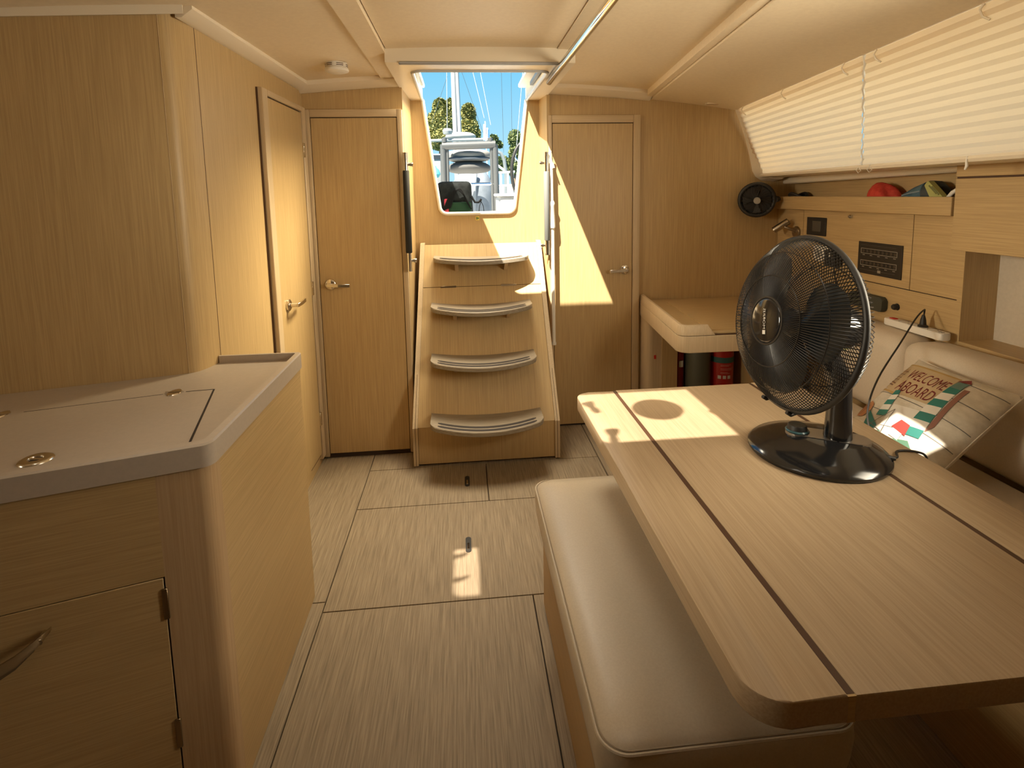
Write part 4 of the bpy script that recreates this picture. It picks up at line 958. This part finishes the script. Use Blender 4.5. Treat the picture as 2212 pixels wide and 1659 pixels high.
tubeobj('bracket', [wfp(0.095, math.pi, 0.0), wfp(0.112, math.pi, -0.02), wfp(0.10, math.pi, -0.06), wfp(0.04, math.pi, -0.085), wc-wn*0.09], [0.018, 0.016, 0.012, 0.012, 0.014], blackm, wf, 10)
tubeobj('stem', [wc-wn*0.055, Vector((1.745, 3.099, 1.345))], 0.016, blackm, wf, 12)
latheobj('mount', [(0.0, 0.018), (0.032, 0.016), (0.036, 0.0)], (1.745, 3.100, 1.345), (0, -1, 0), blackm, wf, 24)

# ---- navigation desk and what stands under it
nd = thing('chart_desk', 'oak chart desk with raised rim and lifting lid by the right door', 'desk', (1.4, 2.7, 0))
dl = [(0.965, 2.31), (1.70, 2.30), (1.70, 3.098), (1.045, 3.098)]
slab('desk_tray', rpoly(dl, [0.045, 0, 0, 0], 6), 0.664, 0.742, trimoak, nd, 0.004, 2)
slab('desk_lid', rpoly([(0.985, 2.325), (1.695, 2.315), (1.695, 3.09), (1.062, 3.09)], [0.035, 0, 0, 0], 6), 0.7425, 0.757, oakX, nd, 0.002, 1)
slab('lid_panel', [(1.13, 2.345), (1.69, 2.335), (1.69, 2.98), (1.17, 2.985)], 0.7565, 0.7605, oakX, nd)
bm = bmesh.new()   # fiddle rail on the open side, returning along the front
fpz = [(0.745, 0.0), (0.785, 0.004), (0.792, 0.010), (0.792, 0.022), (0.755, 0.026)]
path = rpoly([(1.045, 3.097), (0.965, 2.31), (1.105, 2.308)], [0, 0.042, 0], 8); rings = []
for i, p in enumerate(path):
    d_ = (path[min(i+1, len(path)-1)]-path[max(i-1, 0)]).normalized(); nn = Vector((-d_.y, d_.x)); rings.append([bm.verts.new((p.x+nn.x*o, p.y+nn.y*o, z if i < len(path)-1 or z < 0.75 else z)) for z, o in fpz])
e0 = rings[-1]; p_ = path[-1]
rings.append([bm.verts.new((p_.x+0.030, p_.y+o, 0.745+(z-0.745)*0.06)) for z, o in fpz])
for A_, B_ in zip(rings, rings[1:]):
    for k in range(5): bm.faces.new((A_[k], A_[(k+1) % 5], B_[(k+1) % 5], B_[k]))
bm.faces.new(rings[0]); bm.faces.new(list(reversed(rings[-1])))
finish(bm, 'fiddle_rail', trimoak, nd, True, None, 45)
slab('shadow_line', rpoly([(0.972, 2.316), (1.695, 2.306), (1.695, 3.09), (1.050, 3.09)], [0.042, 0, 0, 0], 6), 0.741, 0.747, inlaym, nd)
slab('pedestal', rpoly([(1.046, 2.985), (1.232, 2.985), (1.232, 3.097), (1.050, 3.097)], [0.045, 0, 0, 0], 8), 0.0, 0.664, trimoak, nd)
box('pedestal_face', 1.142, 1.236, 2.978, 2.988, 0.0, 0.664, oakZ, nd)
box('back_panel', 1.232, 1.69, 3.085, 3.098, 0.0, 0.664, oakZ, nd)
box('end_panel', 1.64, 1.655, 2.60, 3.085, 0.0, 0.664, oakZ, nd)
tg = tag(box('red_marker', 1.096, 1.108, 2.981, 2.9850, 0.425, 0.447, redp, None, 0, 2, None, (1.102, 2.983, 0.425)), 'tiny red marker on the rounded desk pedestal', 'marker')
fe = thing('fire_extinguisher', 'red fire extinguisher with printed label under the chart desk', 'fire extinguisher', (1.516, 3.0, 0))
fred = mat('extinguisher red', (0.40, 0.015, 0.012), 0.3, 0, 0.5, None, 0.3)
ec = (1.516, 3.0, 0)
latheobj('cylinder', [(0.0, 0.0), (0.066, 0.0), (0.070, 0.006), (0.070, 0.50), (0.060, 0.545), (0.032, 0.565), (0.022, 0.57)], ec, (0, 0, 1), fred, fe, 36)
latheobj('label_band', [(0.0703, 0.395), (0.0706, 0.395), (0.0706, 0.428), (0.0703, 0.428)], ec, (0, 0, 1), mat('label teal', (0.03, 0.10, 0.09), 0.5), fe, 36)
bm = bmesh.new()
for z, l in ((0.382, 0.9), (0.375, 0.7), (0.360, 1.1), (0.352, 1.0), (0.338, 0.6), (0.331, 0.8)):
    a0 = -math.pi/2-0.5; q = [(0.0707*math.cos(a0+l*k/8)+ec[0], 0.0707*math.sin(a0+l*k/8)+ec[1]) for k in range(9)]
    for p0, p1 in zip(q, q[1:]): bm.faces.new([bm.verts.new(v) for v in ((p0[0], p0[1], z), (p1[0], p1[1], z), (p1[0], p1[1], z+0.003), (p0[0], p0[1], z+0.003))])
bmesh.ops.remove_doubles(bm, verts=bm.verts, dist=1e-6); tx_ = finish(bm, 'label_text', mat('pink print', (0.5, 0.22, 0.18), 0.6), fe); tx_['kind'] = 'stuff'
for a_ in (-2.15, -1.75, -1.35):
    bm = bmesh.new(); q = [(0.0708*math.cos(a_+d_)+ec[0], 0.0708*math.sin(a_+d_)+ec[1]) for d_ in (-0.13, 0, 0.13)]
    for p0, p1 in zip(q, q[1:]): bm.faces.new([bm.verts.new(v) for v in ((p0[0], p0[1], 0.300), (p1[0], p1[1], 0.300), (p1[0], p1[1], 0.320), (p0[0], p0[1], 0.320))])
    bmesh.ops.remove_doubles(bm, verts=bm.verts, dist=1e-6); finish(bm, 'pictogram', MAT['pale print'], fe)
latheobj('valve', [(0.020, 0.57), (0.020, 0.60), (0.0, 0.605)], ec, (0, 0, 1), steel, fe, 20)
box('lever', 1.466, 1.536, 2.988, 3.012, 0.606, 0.616, blackm, fe, 0.003, 1)
tag(latheobj('gas_bottle', [(0.0, 0.0), (0.068, 0.0), (0.072, 0.006), (0.072, 0.60), (0.05, 0.64), (0.0, 0.645)], (1.372, 3.0, 0), (0, 0, 1), mat('grey green enamel', (0.10, 0.105, 0.08), 0.45), None, 36, (1, 1), (1.372, 3.0, 0)), 'dull grey green cylinder left of the fire extinguisher', 'cylinder')
rb = thing('red_canister', 'dark red canister half hidden behind the desk pedestal', 'canister', (1.270, 3.035, 0))
latheobj('body', [(0.0, 0.0), (0.027, 0.0), (0.029, 0.005), (0.029, 0.58), (0.02, 0.62), (0.0, 0.622)], (1.270, 3.035, 0), (0, 0, 1), mat('dark red enamel', (0.24, 0.015, 0.02), 0.4), rb, 28)
box('label', 1.258, 1.282, 3.000, 3.008, 0.36, 0.40, MAT['pale print'], rb, 0.002, 1)

# ---- table fan
tf = thing('table_fan', 'large black table fan with wire guard on the saloon table', 'fan', (0.905, 1.262, TZ))
bdir = Vector((-0.87, 0.49, 0)).normalized(); bside = Vector((-bdir.y, bdir.x, 0)); bc = Vector((0.902, 1.258, TZ))
def dome(name, prof, m_, parent, c, sl_, ss, n=48):
    bm = bmesh.new(); rings = []
    for r, h, sh_ in prof: rings.append([bm.verts.new(c+bdir*(r*sl_*math.cos(2*math.pi*k/n)-sh_)+bside*(r*ss*math.sin(2*math.pi*k/n))+Vector((0, 0, h))) for k in range(n)])
    for A_, B_ in zip(rings, rings[1:]):
        for k in range(n): bm.faces.new((A_[k], A_[(k+1) % n], B_[(k+1) % n], B_[k]))
    bm.faces.new(list(reversed(rings[0]))); bm.faces.new(rings[-1])
    return finish(bm, name, m_, parent, True, None, 40)
dome('base', [(1.0, 0.0, 0), (1.02, 0.004, 0), (1.02, 0.010, 0), (0.97, 0.018, 0), (0.80, 0.028, 0.008), (0.60, 0.040, 0.020), (0.48, 0.046, 0.028), (0.46, 0.047, 0.028)], blackp, tf, bc, 0.162, 0.158)
sp_ = bc+Vector((0, 0, 0.0472))
cpt = [sp_+bdir*a_+bside*b_ for a_, b_ in [(0.045+0.030*math.cos(q), 0.030*math.sin(q)) for q in [math.pi/2-math.pi*k/10 for k in range(11)]]+[(-0.085+0.034*math.cos(q), 0.034*math.sin(q)) for q in [-math.pi/2-math.pi*k/10 for k in range(11)]]]
bm = bmesh.new(); ext(bm, cpt, lambda p: p-Vector((0, 0, 0.012)), lambda p: p+Vector((0, 0, 0.0015))); finish(bm, 'silver_plate', mat('silver plate', (0.42, 0.40, 0.37), 0.3, 0.9), tf)
kn_ = sp_+bdir*0.047
latheobj('dial_ring', [(0.026, 0.001), (0.029, 0.004), (0.026, 0.007)], kn_, (0, 0, 1), mat('teal translucent ring', (0.05, 0.12, 0.14), 0.2), tf, 36)
latheobj('speed_dial', [(0.0245, 0.001), (0.023, 0.016), (0.021, 0.019), (0.0, 0.020)], kn_, (0, 0, 1), blackm, tf, 28)
colb = bc-bdir*0.045+Vector((0.0, -0.0, 0.045)); HC = Vector((0.812, 1.240, 1.070)); hn = Vector((-0.985, -0.07, 0.14)).normalized()
mot = HC-hn*0.085
bm = bmesh.new(); tube(bm, [colb-Vector((0, 0, 0.01)), colb+Vector((0, 0, 0.05)), colb+Vector((0.0, 0, 0.16)), Vector((mot.x+0.012, mot.y, mot.z-0.07)), Vector((mot.x+0.006, mot.y, mot.z-0.02))], [0.034, 0.030, 0.026, 0.026, 0.03], 20); finish(bm, 'column', blackp, tf, True)
hu = hn.cross(Vector((0, 0, 1))).normalized(); hv = hu.cross(hn)
def hp_(r, a_, h): return HC+hu*(r*math.cos(a_))+hv*(r*math.sin(a_))+hn*h
RG = 0.213
tubeobj('guard_rim', [hp_(RG, 2*math.pi*k/72, -0.006) for k in range(72)], 0.0075, blackm, tf, 8, True)
def guard(name, prof, nw, swirl, m_, rad):
    bm = bmesh.new()
    for k in range(nw):
        a_ = 2*math.pi*k/nw; tube(bm, [hp_(r, a_+swirl*(r/RG), h) for r, h in prof], rad, 4)
    o = finish(bm, name, m_, tf, True, None, 80); o['kind'] = 'stuff'; return o
gm = mat('guard wire black', (0.018, 0.016, 0.015), 0.35)
fprof = [(0.058, 0.076), (0.085, 0.0745), (0.12, 0.069), (0.155, 0.056), (0.185, 0.036), (0.205, 0.014), (RG, -0.004)]
guard('front_guard', fprof, 150, 0.0, gm, 0.0013)
guard('rear_guard', [(0.05, -0.085), (0.10, -0.083), (0.15, -0.072), (0.19, -0.048), (0.208, -0.022), (RG, -0.006)], 110, 0.35, gm, 0.0012)
for r, h in ((0.112, 0.0715), (0.172, 0.046)): tubeobj('guard_ring', [hp_(r, 2*math.pi*k/60, h) for k in range(60)], 0.0014, gm, tf, 5, True)
tubeobj('guard_ring', [hp_(0.058, 2*math.pi*k/40, 0.075) for k in range(40)], 0.004, blackm, tf, 6, True)
tubeobj('guard_ring', [hp_(0.150, 2*math.pi*k/60, -0.072) for k in range(60)], 0.0014, gm, tf, 5, True)
hub = latheobj('hub_badge', [(0.0, 0.081), (0.050, 0.080), (0.055, 0.077), (0.057, 0.072), (0.0, 0.071)], HC, hn, blackp, tf, 48)
bmt = textmesh('MORRIS'); ta = R(78)
tu = hu*math.cos(ta)+hv*math.sin(ta); tv = -hu*math.sin(ta)+hv*math.cos(ta)
for v in bmt.verts: v.co = HC+hn*0.0822+tu*((v.co.x-0.42)*0.050)+tv*((v.co.y-0.5)*0.0085)
finish(bmt, 'lettering', mat('silver print', (0.70, 0.68, 0.64), 0.4), hub)['label'] = 'silver word MORRIS'
bm = bmesh.new(); q = [HC+hn*0.0822+tu*a_+tv*b_ for a_, b_ in ((-0.034, -0.0055), (-0.024, -0.0055), (-0.024, 0.0055), (-0.034, 0.0055))]; bm.faces.new([bm.verts.new(p) for p in q]); finish(bm, 'logo', MAT['silver print'], hub)
for k in range(3):
    a0 = R(30+120*k); bm = bmesh.new(); gr = []
    for i in range(9):
        r = 0.03+0.155*i/8; row = []
        for j in range(7):
            tt = j/6-0.5; wid = (1.15+0.65*math.sin(math.pi*min(1, (i+1)/9)))*(0.9 if i < 8 else 0.75)
            row.append(bm.verts.new(hp_(r*(1-0.05*(2*tt)**2), a0+tt*wid+0.35*(i/8), 0.008+0.036*tt*(1-0.3*i/8))))
        gr.append(row)
    for A_, B_ in zip(gr, gr[1:]):
        for j in range(6): bm.faces.new((A_[j], A_[j+1], B_[j+1], B_[j]))
    finish(bm, 'blade', mat('smoked blade', (0.02, 0.024, 0.028), 0.2, 0, 0.5), tf, True)
latheobj('spinner', [(0.034, -0.01), (0.036, 0.012), (0.026, 0.025), (0.0, 0.030)], HC, hn, blackp, tf, 28)
latheobj('motor_housing', [(0.045, -0.075), (0.058, -0.088), (0.060, -0.13), (0.050, -0.165), (0.025, -0.182), (0.0, -0.185)], HC, hn, blackp, tf, 36)
tubeobj('oscillation_pin', [HC-hn*0.13+Vector((0, 0, 0.055)), HC-hn*0.13+Vector((0, 0, 0.085))], 0.007, blackm, tf, 10)
for a_ in (R(-100), R(-75)): tubeobj('guard_clip', [hp_(RG+0.006, a_, 0.008), hp_(RG+0.012, a_, -0.004), hp_(RG+0.006, a_, -0.018)], 0.005, blackm, tf, 8)
# flex from the base to the plug in the strip
bk = bc-bdir*0.150
tubeobj('flex', spline([bk+Vector((0, 0, 0.014)), bk+Vector((0.03, 0.0, 0.010)), Vector((1.10, 1.225, TZ+0.004)), Vector((1.144, 1.215, TZ+0.004)), Vector((1.160, 1.20, TZ-0.01)), Vector((1.175, 1.21, 0.62)), Vector((1.19, 1.30, 0.50)), Vector((1.21, 1.42, 0.56)), Vector((1.225, 1.46, 0.63)), Vector((1.27, 1.54, 0.69)), Vector((1.40, 1.66, 0.75)), Vector((1.60, 1.80, 0.83)), Vector((1.75, 1.905, 0.89)), Vector((1.822, 1.948, 0.912)), Vector((1.840, 1.965, 0.900)), Vector((1.843, 1.971, 0.87))]), 0.003, blackm, tf, 8)
latheobj('plug', [(0.017, 0.0), (0.018, 0.006), (0.012, 0.010), (0.010, 0.030), (0.006, 0.045), (0.004, 0.050)], (1.843, 1.971, 0.8365), (0, 0, 1), blackm, tf, 20)
latheobj('flex_boot', [(0.009, 0.0), (0.007, 0.02), (0.004, 0.03)], bk+Vector((-0.012, 0.0, 0.014)), -bdir, blackm, tf, 12)

#================================================================== OUTSIDE, seen through the companionway
box_ = box
ck = struct(box('cockpit_sole', -2.2, 2.2, 3.30, 7.6, 0.70, 0.76, white), 'white cockpit moulding outside')
struct(box('cockpit_bridge', -1.2, 1.6, 3.29, 3.9, 0.76, 1.20, white), 'white bridge deck outside the companionway')
struct(box('ground_quay', -60, 60, 7.6, 120, -1.1, -1.0, noisy('harbour water', (0.10, 0.16, 0.19), (0.20, 0.27, 0.30), (1, 3, 1), 1.5, 4, 0.15)), 'harbour water')

obl = mat('dull black rubber', (0.006, 0.006, 0.006), 0.8, 0, 0.1)
gb = thing('gear_bag', 'black and green gear bag with coiled hoses on the cockpit sill', 'bag', tuple(at(988, 462, 3.75)))
p0, p1 = at(946, 462, 3.75), at(1022, 390, 3.75); zb = 1.20
bm = bmesh.new(); bx(bm, p0.x, p1.x, 3.62, 3.86, zb, p1.z); bev(bm, 0.045, 4)
for v in bm.verts: v.co.x += 0.015*math.sin(v.co.z*25); v.co.z -= 0.03*abs((v.co.x-(p0.x+p1.x)/2))/0.12*(v.co.z-zb)
finish(bm, 'body', noisy('black canvas', (0.006, 0.007, 0.007), (0.014, 0.016, 0.016), (1, 1, 1), 30, 3, 0.8, 0.0, 0.1), gb, True)
q0, q1 = at(962, 462, 3.60), at(1018, 436, 3.60)
box('green_panel', q0.x, q1.x, 3.598, 3.63, zb, q1.z, mat('dark green', (0.012, 0.035, 0.017), 0.7, 0, 0.1), gb, 0.012, 3)
for k in range(7):
    a0 = at(958+k*2.5, 455-k, 3.59); a1 = at(984+k*1.5, 397+k, 3.59); a2 = at(1018-k*2, 452-k*3, 3.59)
    pts = [a0.lerp(a1, t_).lerp(a1.lerp(a2, t_), t_)+Vector((0, 0, 0.045*math.sin(math.pi*t_))) for t_ in [i/12 for i in range(13)]]
    tubeobj('hose_loop', pts, 0.0042, obl, gb, 6)
tubeobj('hook_strap', [at(1018, 424, 3.6), at(1026, 437, 3.6), at(1034, 437, 3.6), at(1040, 430, 3.6)], 0.007, obl, gb, 8)
for dx in (0, 8): tubeobj('cord', [at(1040-dx*0.3, 432, 3.6), at(1036+dx, 445, 3.6), at(1034+dx*1.5, 462, 3.6)], 0.0025, obl, gb, 6)
box('red_pouch', at(945, 0, 3.6).x, at(955, 0, 3.6).x, 3.59, 3.64, zb, at(950, 430, 3.6).z, mat('red nylon', (0.40, 0.02, 0.04), 0.6), gb, 0.008, 2)

AY = 6.2
ar = thing('stern_arch', 'grey steel stern arch framing the dinghy outside', 'frame', tuple(at(1012, 480, AY)))
grey = mat('grey arch tube', (0.085, 0.088, 0.088), 0.5, 0.2)
zf = 0.765
for px, w_ in ((957, 0.035), (966, 0.018), (1061, 0.020), (1069, 0.035)):
    a0 = at(px, 312, AY); tubeobj('post', [a0, Vector((a0.x+0.01*(1 if px > 1000 else -1), AY, zf))], w_, grey, ar, 10)
tubeobj('top_bar', [at(955, 316, AY), at(1070, 312, AY)], 0.045, grey, ar, 10)
tubeobj('cross_bar', [at(1018, 398, AY), at(1066, 397, AY)], 0.018, steel, ar, 10)
for px in (960, 1059): latheobj('cap', [(0.03, 0), (0.03, 0.05), (0.0, 0.06)], at(px, 308, AY), (0, 0, 1), grey, ar, 12)
cv = thing('canvas_bundle', 'rolled pale canvas lashed below the arch top bar', 'canvas', tuple(at(1012, 372, AY+0.15)))
def lump(name, x0, y0, x1, y1, Y, m_, parent, sq=2.5, dep=0.25, n=28, sag=0.0, zb=None):
    a0, a1 = at(x0, y1, Y), at(x1, y0, Y)
    if zb is not None: a0.z = zb
    cx, cz_ = (a0.x+a1.x)/2, (a0.z+a1.z)/2; hx, hz_ = (a1.x-a0.x)/2, (a1.z-a0.z)/2
    bm = bmesh.new(); bmesh.ops.create_uvsphere(bm, u_segments=n, v_segments=14, radius=1.0)
    for v in bm.verts:
        c = v.co.copy(); k = (abs(c.x)**sq+abs(c.z)**sq)**(1/sq); s = (c.x*c.x+c.z*c.z)**0.5; f = s/k if k > 1e-6 else 1
        v.co = Vector((cx+c.x*f*hx, Y+c.y*dep, cz_+c.z*f*hz_-sag*hz_*(c.x*c.x)+0.02*math.sin(9*c.x+4*c.z)*hz_))
    return finish(bm, name, m_, parent, True, None, 80)
lump('upper_roll', 965, 322, 1060, 352, AY+0.235, mat('pale canvas', (0.22, 0.21, 0.19), 0.8), cv, 3, 0.2)
lump('dark_piping', 968, 338, 1058, 346, AY+0.07, mat('blue grey piping', (0.05, 0.065, 0.085), 0.7), cv, 3, 0.06)
lump('lower_roll', 966, 347, 1060, 376, AY+0.235, mat('grey canvas', (0.085, 0.082, 0.078), 0.8), cv, 2.4, 0.2, 28, 0.2)
dg_ = thing('dinghy', 'grey upturned dinghy standing behind the steel arch', 'dinghy', tuple(at(1025, 470, AY+0.5)))
hullm = noisy('grey hypalon', (0.13, 0.15, 0.175), (0.18, 0.205, 0.235), (1, 1, 1), 8, 3, 0.5)
lump('hull', 982, 367, 1066, 620, AY+0.85, hullm, dg_, 3.2, 0.22, 28, 0.0, 0.757)
tubeobj('keel_strip', [at(1028, 372, AY+0.68), at(1024, 400, AY+0.64), at(1022, 470, AY+0.63)], [0.02, 0.03, 0.035], mat('pale strip', (0.26, 0.28, 0.30), 0.5), dg_, 8)

ny = 13.0
nb = thing('neighbour_yacht', 'white yacht astern with twin masts and a boom', 'boat', tuple(at(990, 480, ny)))
gel = mat('darkened gelcoat', (0.30, 0.30, 0.295), 0.5)  # white gelcoat darkened evenly against the bright outdoor exposure
a0, a1 = at(925, 352, ny), at(1115, 352, ny)
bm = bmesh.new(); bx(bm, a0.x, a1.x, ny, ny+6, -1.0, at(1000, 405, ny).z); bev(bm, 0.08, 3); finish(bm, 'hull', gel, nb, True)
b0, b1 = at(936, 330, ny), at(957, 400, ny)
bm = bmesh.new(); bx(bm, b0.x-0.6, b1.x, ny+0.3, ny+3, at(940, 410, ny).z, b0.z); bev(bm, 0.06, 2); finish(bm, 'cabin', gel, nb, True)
box('cabin_window', b0.x-0.3, b1.x-0.05, ny+0.28, ny+0.31, at(940, 342, ny).z, at(940, 333, ny).z, mat('dark glass', (0.03, 0.035, 0.04), 0.1), nb)
for px, r in ((984.5, 0.062), (995.5, 0.050)):
    a0 = at(px, 292, ny+1); tubeobj('mast', [Vector((a0.x, ny+1, at(1000, 405, ny).z)), Vector((a0.x-0.05*(1 if px < 990 else 3), ny+1, 9.5))], r, mat('silver mast', (0.34, 0.35, 0.36), 0.5, 0.0), nb, 12)
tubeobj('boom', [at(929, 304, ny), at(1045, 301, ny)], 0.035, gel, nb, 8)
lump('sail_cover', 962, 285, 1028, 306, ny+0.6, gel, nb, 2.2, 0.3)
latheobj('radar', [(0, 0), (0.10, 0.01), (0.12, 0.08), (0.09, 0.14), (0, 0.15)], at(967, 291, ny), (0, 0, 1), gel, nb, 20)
for (xa, ya), (xb, yb), dark in (((965, 160), (966, 290), 0), ((951, 210), (966, 165), 1), ((999, 160), (1048, 300), 1), ((1022, 158), (1046, 255), 0), ((1038, 158), (1060, 270), 0), ((1083, 158), (1088, 330), 1), ((1104, 158), (1106, 290), 1), ((1129, 160), (1113, 350), 0), ((1140, 160), (1135, 230), 0)):
    tubeobj('stay', [at(xa, ya, ny+0.5)+(at(xa, ya, ny+0.5)-at(xb, yb, ny+0.5))*1.2, at(xb, yb, ny+0.5)], 0.005 if dark else 0.008, mat('dark wire', (0.05, 0.07, 0.09), 0.5) if dark else mat('white rope', (0.36, 0.40, 0.42), 0.6), nb, 6)
fl = thing('flag', 'small blue and white striped ensign outside beside the mast', 'flag', tuple(at(1048, 306, 8.0)))
tubeobj('staff', [Vector((at(1050, 0, 8.0).x, 8.0, 0.0)), at(1048, 262, 8.0)], 0.008, whitep, fl, 8)
for k, m_ in enumerate((whitep, mat('flag blue', (0.03, 0.13, 0.50), 0.7), whitep, MAT['flag blue'])):
    c0, c1 = at(1044+k*3.2, 268+k*4, 8.0), at(1047.5+k*3.2, 268+k*4, 8.0); d0, d1 = at(1044+k*3.4, 303, 8.0), at(1048+k*3.4, 302, 8.0)
    quadobj('stripe', [c0, c1, d1, d0], m_, fl, 0.004, (0, 1, 0))
fn_ = tag(latheobj('fender', [(0.0, 0.0), (0.09, 0.03), (0.13, 0.10), (0.10, 0.20), (0.04, 0.25), (0.03, 0.29), (0.0, 0.30)], at(940, 386, 12.85), (0, 0, 1), mat('turquoise vinyl', (0.10, 0.42, 0.45), 0.4), None, 24, (1, 1), tuple(at(940, 386, 12.85))), 'turquoise fender hanging on the white yacht', 'fender')
bf = thing('bimini_frame', 'curved dark bimini frame of the boat on the right outside', 'frame', tuple(at(1088, 480, 9.0)))
tubeobj('bow', [at(1074, 328, 9.0), at(1082, 331, 9.0), at(1089, 345, 9.0), at(1093, 372, 9.0), at(1094, 470, 9.0), Vector((at(1094, 470, 9.0).x, 9.0, -1.0))], 0.03, mat('slate tube', (0.16, 0.18, 0.19), 0.4), bf, 10)
tubeobj('strut', [at(1072, 355, 9.0), at(1098, 375, 9.0)], 0.02, whitep, bf, 8)
gr_ = thing('guard_rail', 'white stern rail of the boat on the right outside', 'railing', tuple(at(1090, 480, 8.5)))
for py in (373, 402): tubeobj('rail', [at(1074, py, 8.5), at(1112, py-2, 8.5)], 0.018, whitep, gr_, 8)
for px in (1082, 1097, 1107): tubeobj('stanchion', [at(px, 370, 8.5), Vector((at(px, 470, 8.5).x, 8.5, -0.8))], 0.018, whitep, gr_, 8)
rs = thing('white_locker', 'white moulded locker at the right edge of the cockpit', 'locker', tuple(at(1098, 462, 5.4)))
a0, a1 = at(1078, 462, 5.4), at(1110, 424, 5.4)
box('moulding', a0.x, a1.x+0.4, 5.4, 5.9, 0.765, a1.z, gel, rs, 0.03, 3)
box('lid', a0.x-0.02, a1.x+0.4, 5.38, 5.9, a1.z+0.002, a1.z+0.03, white, rs, 0.008, 2)
hw_ = thing('helm_wheel', 'dark steering wheel rim at the right edge of the opening', 'steering wheel', tuple(at(1125, 460, 5.2)))
wcn = at(1140, 372, 5.2)
tubeobj('rim', [wcn+Vector((0.16*math.cos(q), 0.05*math.cos(q), 0.30*math.sin(q))) for q in [2*math.pi*k/40 for k in range(40)]], 0.016, blackm, hw_, 8, True)
tubeobj('pedestal', [wcn, Vector((wcn.x, 5.25, 0.765))], 0.05, gel, hw_, 12)
for q in (0.5, 2.6, 4.7): tubeobj('spoke', [wcn, wcn+Vector((0.16*math.cos(q), 0.05*math.cos(q), 0.30*math.sin(q)))], 0.008, steel, hw_, 6)

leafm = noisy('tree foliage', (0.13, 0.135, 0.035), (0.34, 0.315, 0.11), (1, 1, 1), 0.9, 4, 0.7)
leafd = noisy('dark green foliage', (0.07, 0.10, 0.035), (0.18, 0.21, 0.075), (1, 1, 1), 0.9, 4, 0.7)  # darker, greener leaf colour than the other trees
bark = mat('bark', (0.16, 0.11, 0.07), 0.8)
def tree(label, blobs, Y, m_, seed, n=2600, trunk=None):
    rnd = random.Random(seed); base = at(trunk, 480, Y); t_ = thing('tree', label, 'tree', (base.x, Y, -1.0), 'trees beyond the marina')
    bm = bmesh.new()
    for px, py, rx, ry in blobs:
        c = at(px, py, Y); hx = abs(at(px+rx, py, Y).x-c.x); hz_ = abs(at(px, py-ry, Y).z-c.z)
        for _ in range(int(n*rx*ry/600)):
            d_ = Vector((rnd.gauss(0, 1), rnd.gauss(0, 1), rnd.gauss(0, 1))).normalized()*rnd.uniform(0.55, 1.0)**0.5
            p = c+Vector((d_.x*hx, d_.y*hx, d_.z*hz_)); s = 0.16*Y/30
            u = Vector((rnd.uniform(-1, 1), rnd.uniform(-1, 1), rnd.uniform(-1, 1))).normalized(); v = u.cross(Vector((rnd.uniform(-1, 1), rnd.uniform(-1, 1), rnd.uniform(-1, 1)))).normalized()
            bm.faces.new([bm.verts.new(p+u*s), bm.verts.new(p+v*s*0.7), bm.verts.new(p-u*s), bm.verts.new(p-v*s*0.7)])
    me = finish(bm, 'foliage', m_, t_); me['kind'] = 'stuff'
    tubeobj('trunk', [Vector((base.x, Y, -1.0)), at(trunk, blobs[-1][1], Y)], [0.35, 0.15], bark, t_, 10)
tree('broad yellow green tree left of the masts outside', [(950, 232, 14, 18), (940, 268, 16, 26), (962, 262, 22, 40), (975, 240, 12, 26), (950, 300, 24, 24)], 30, leafm, 1, 2600, 955)
tree('narrow yellow green tree right of the masts outside', [(1012, 245, 14, 20), (1014, 278, 18, 26), (1006, 300, 22, 18), (1026, 290, 10, 14)], 32, leafm, 2, 2600, 1012)
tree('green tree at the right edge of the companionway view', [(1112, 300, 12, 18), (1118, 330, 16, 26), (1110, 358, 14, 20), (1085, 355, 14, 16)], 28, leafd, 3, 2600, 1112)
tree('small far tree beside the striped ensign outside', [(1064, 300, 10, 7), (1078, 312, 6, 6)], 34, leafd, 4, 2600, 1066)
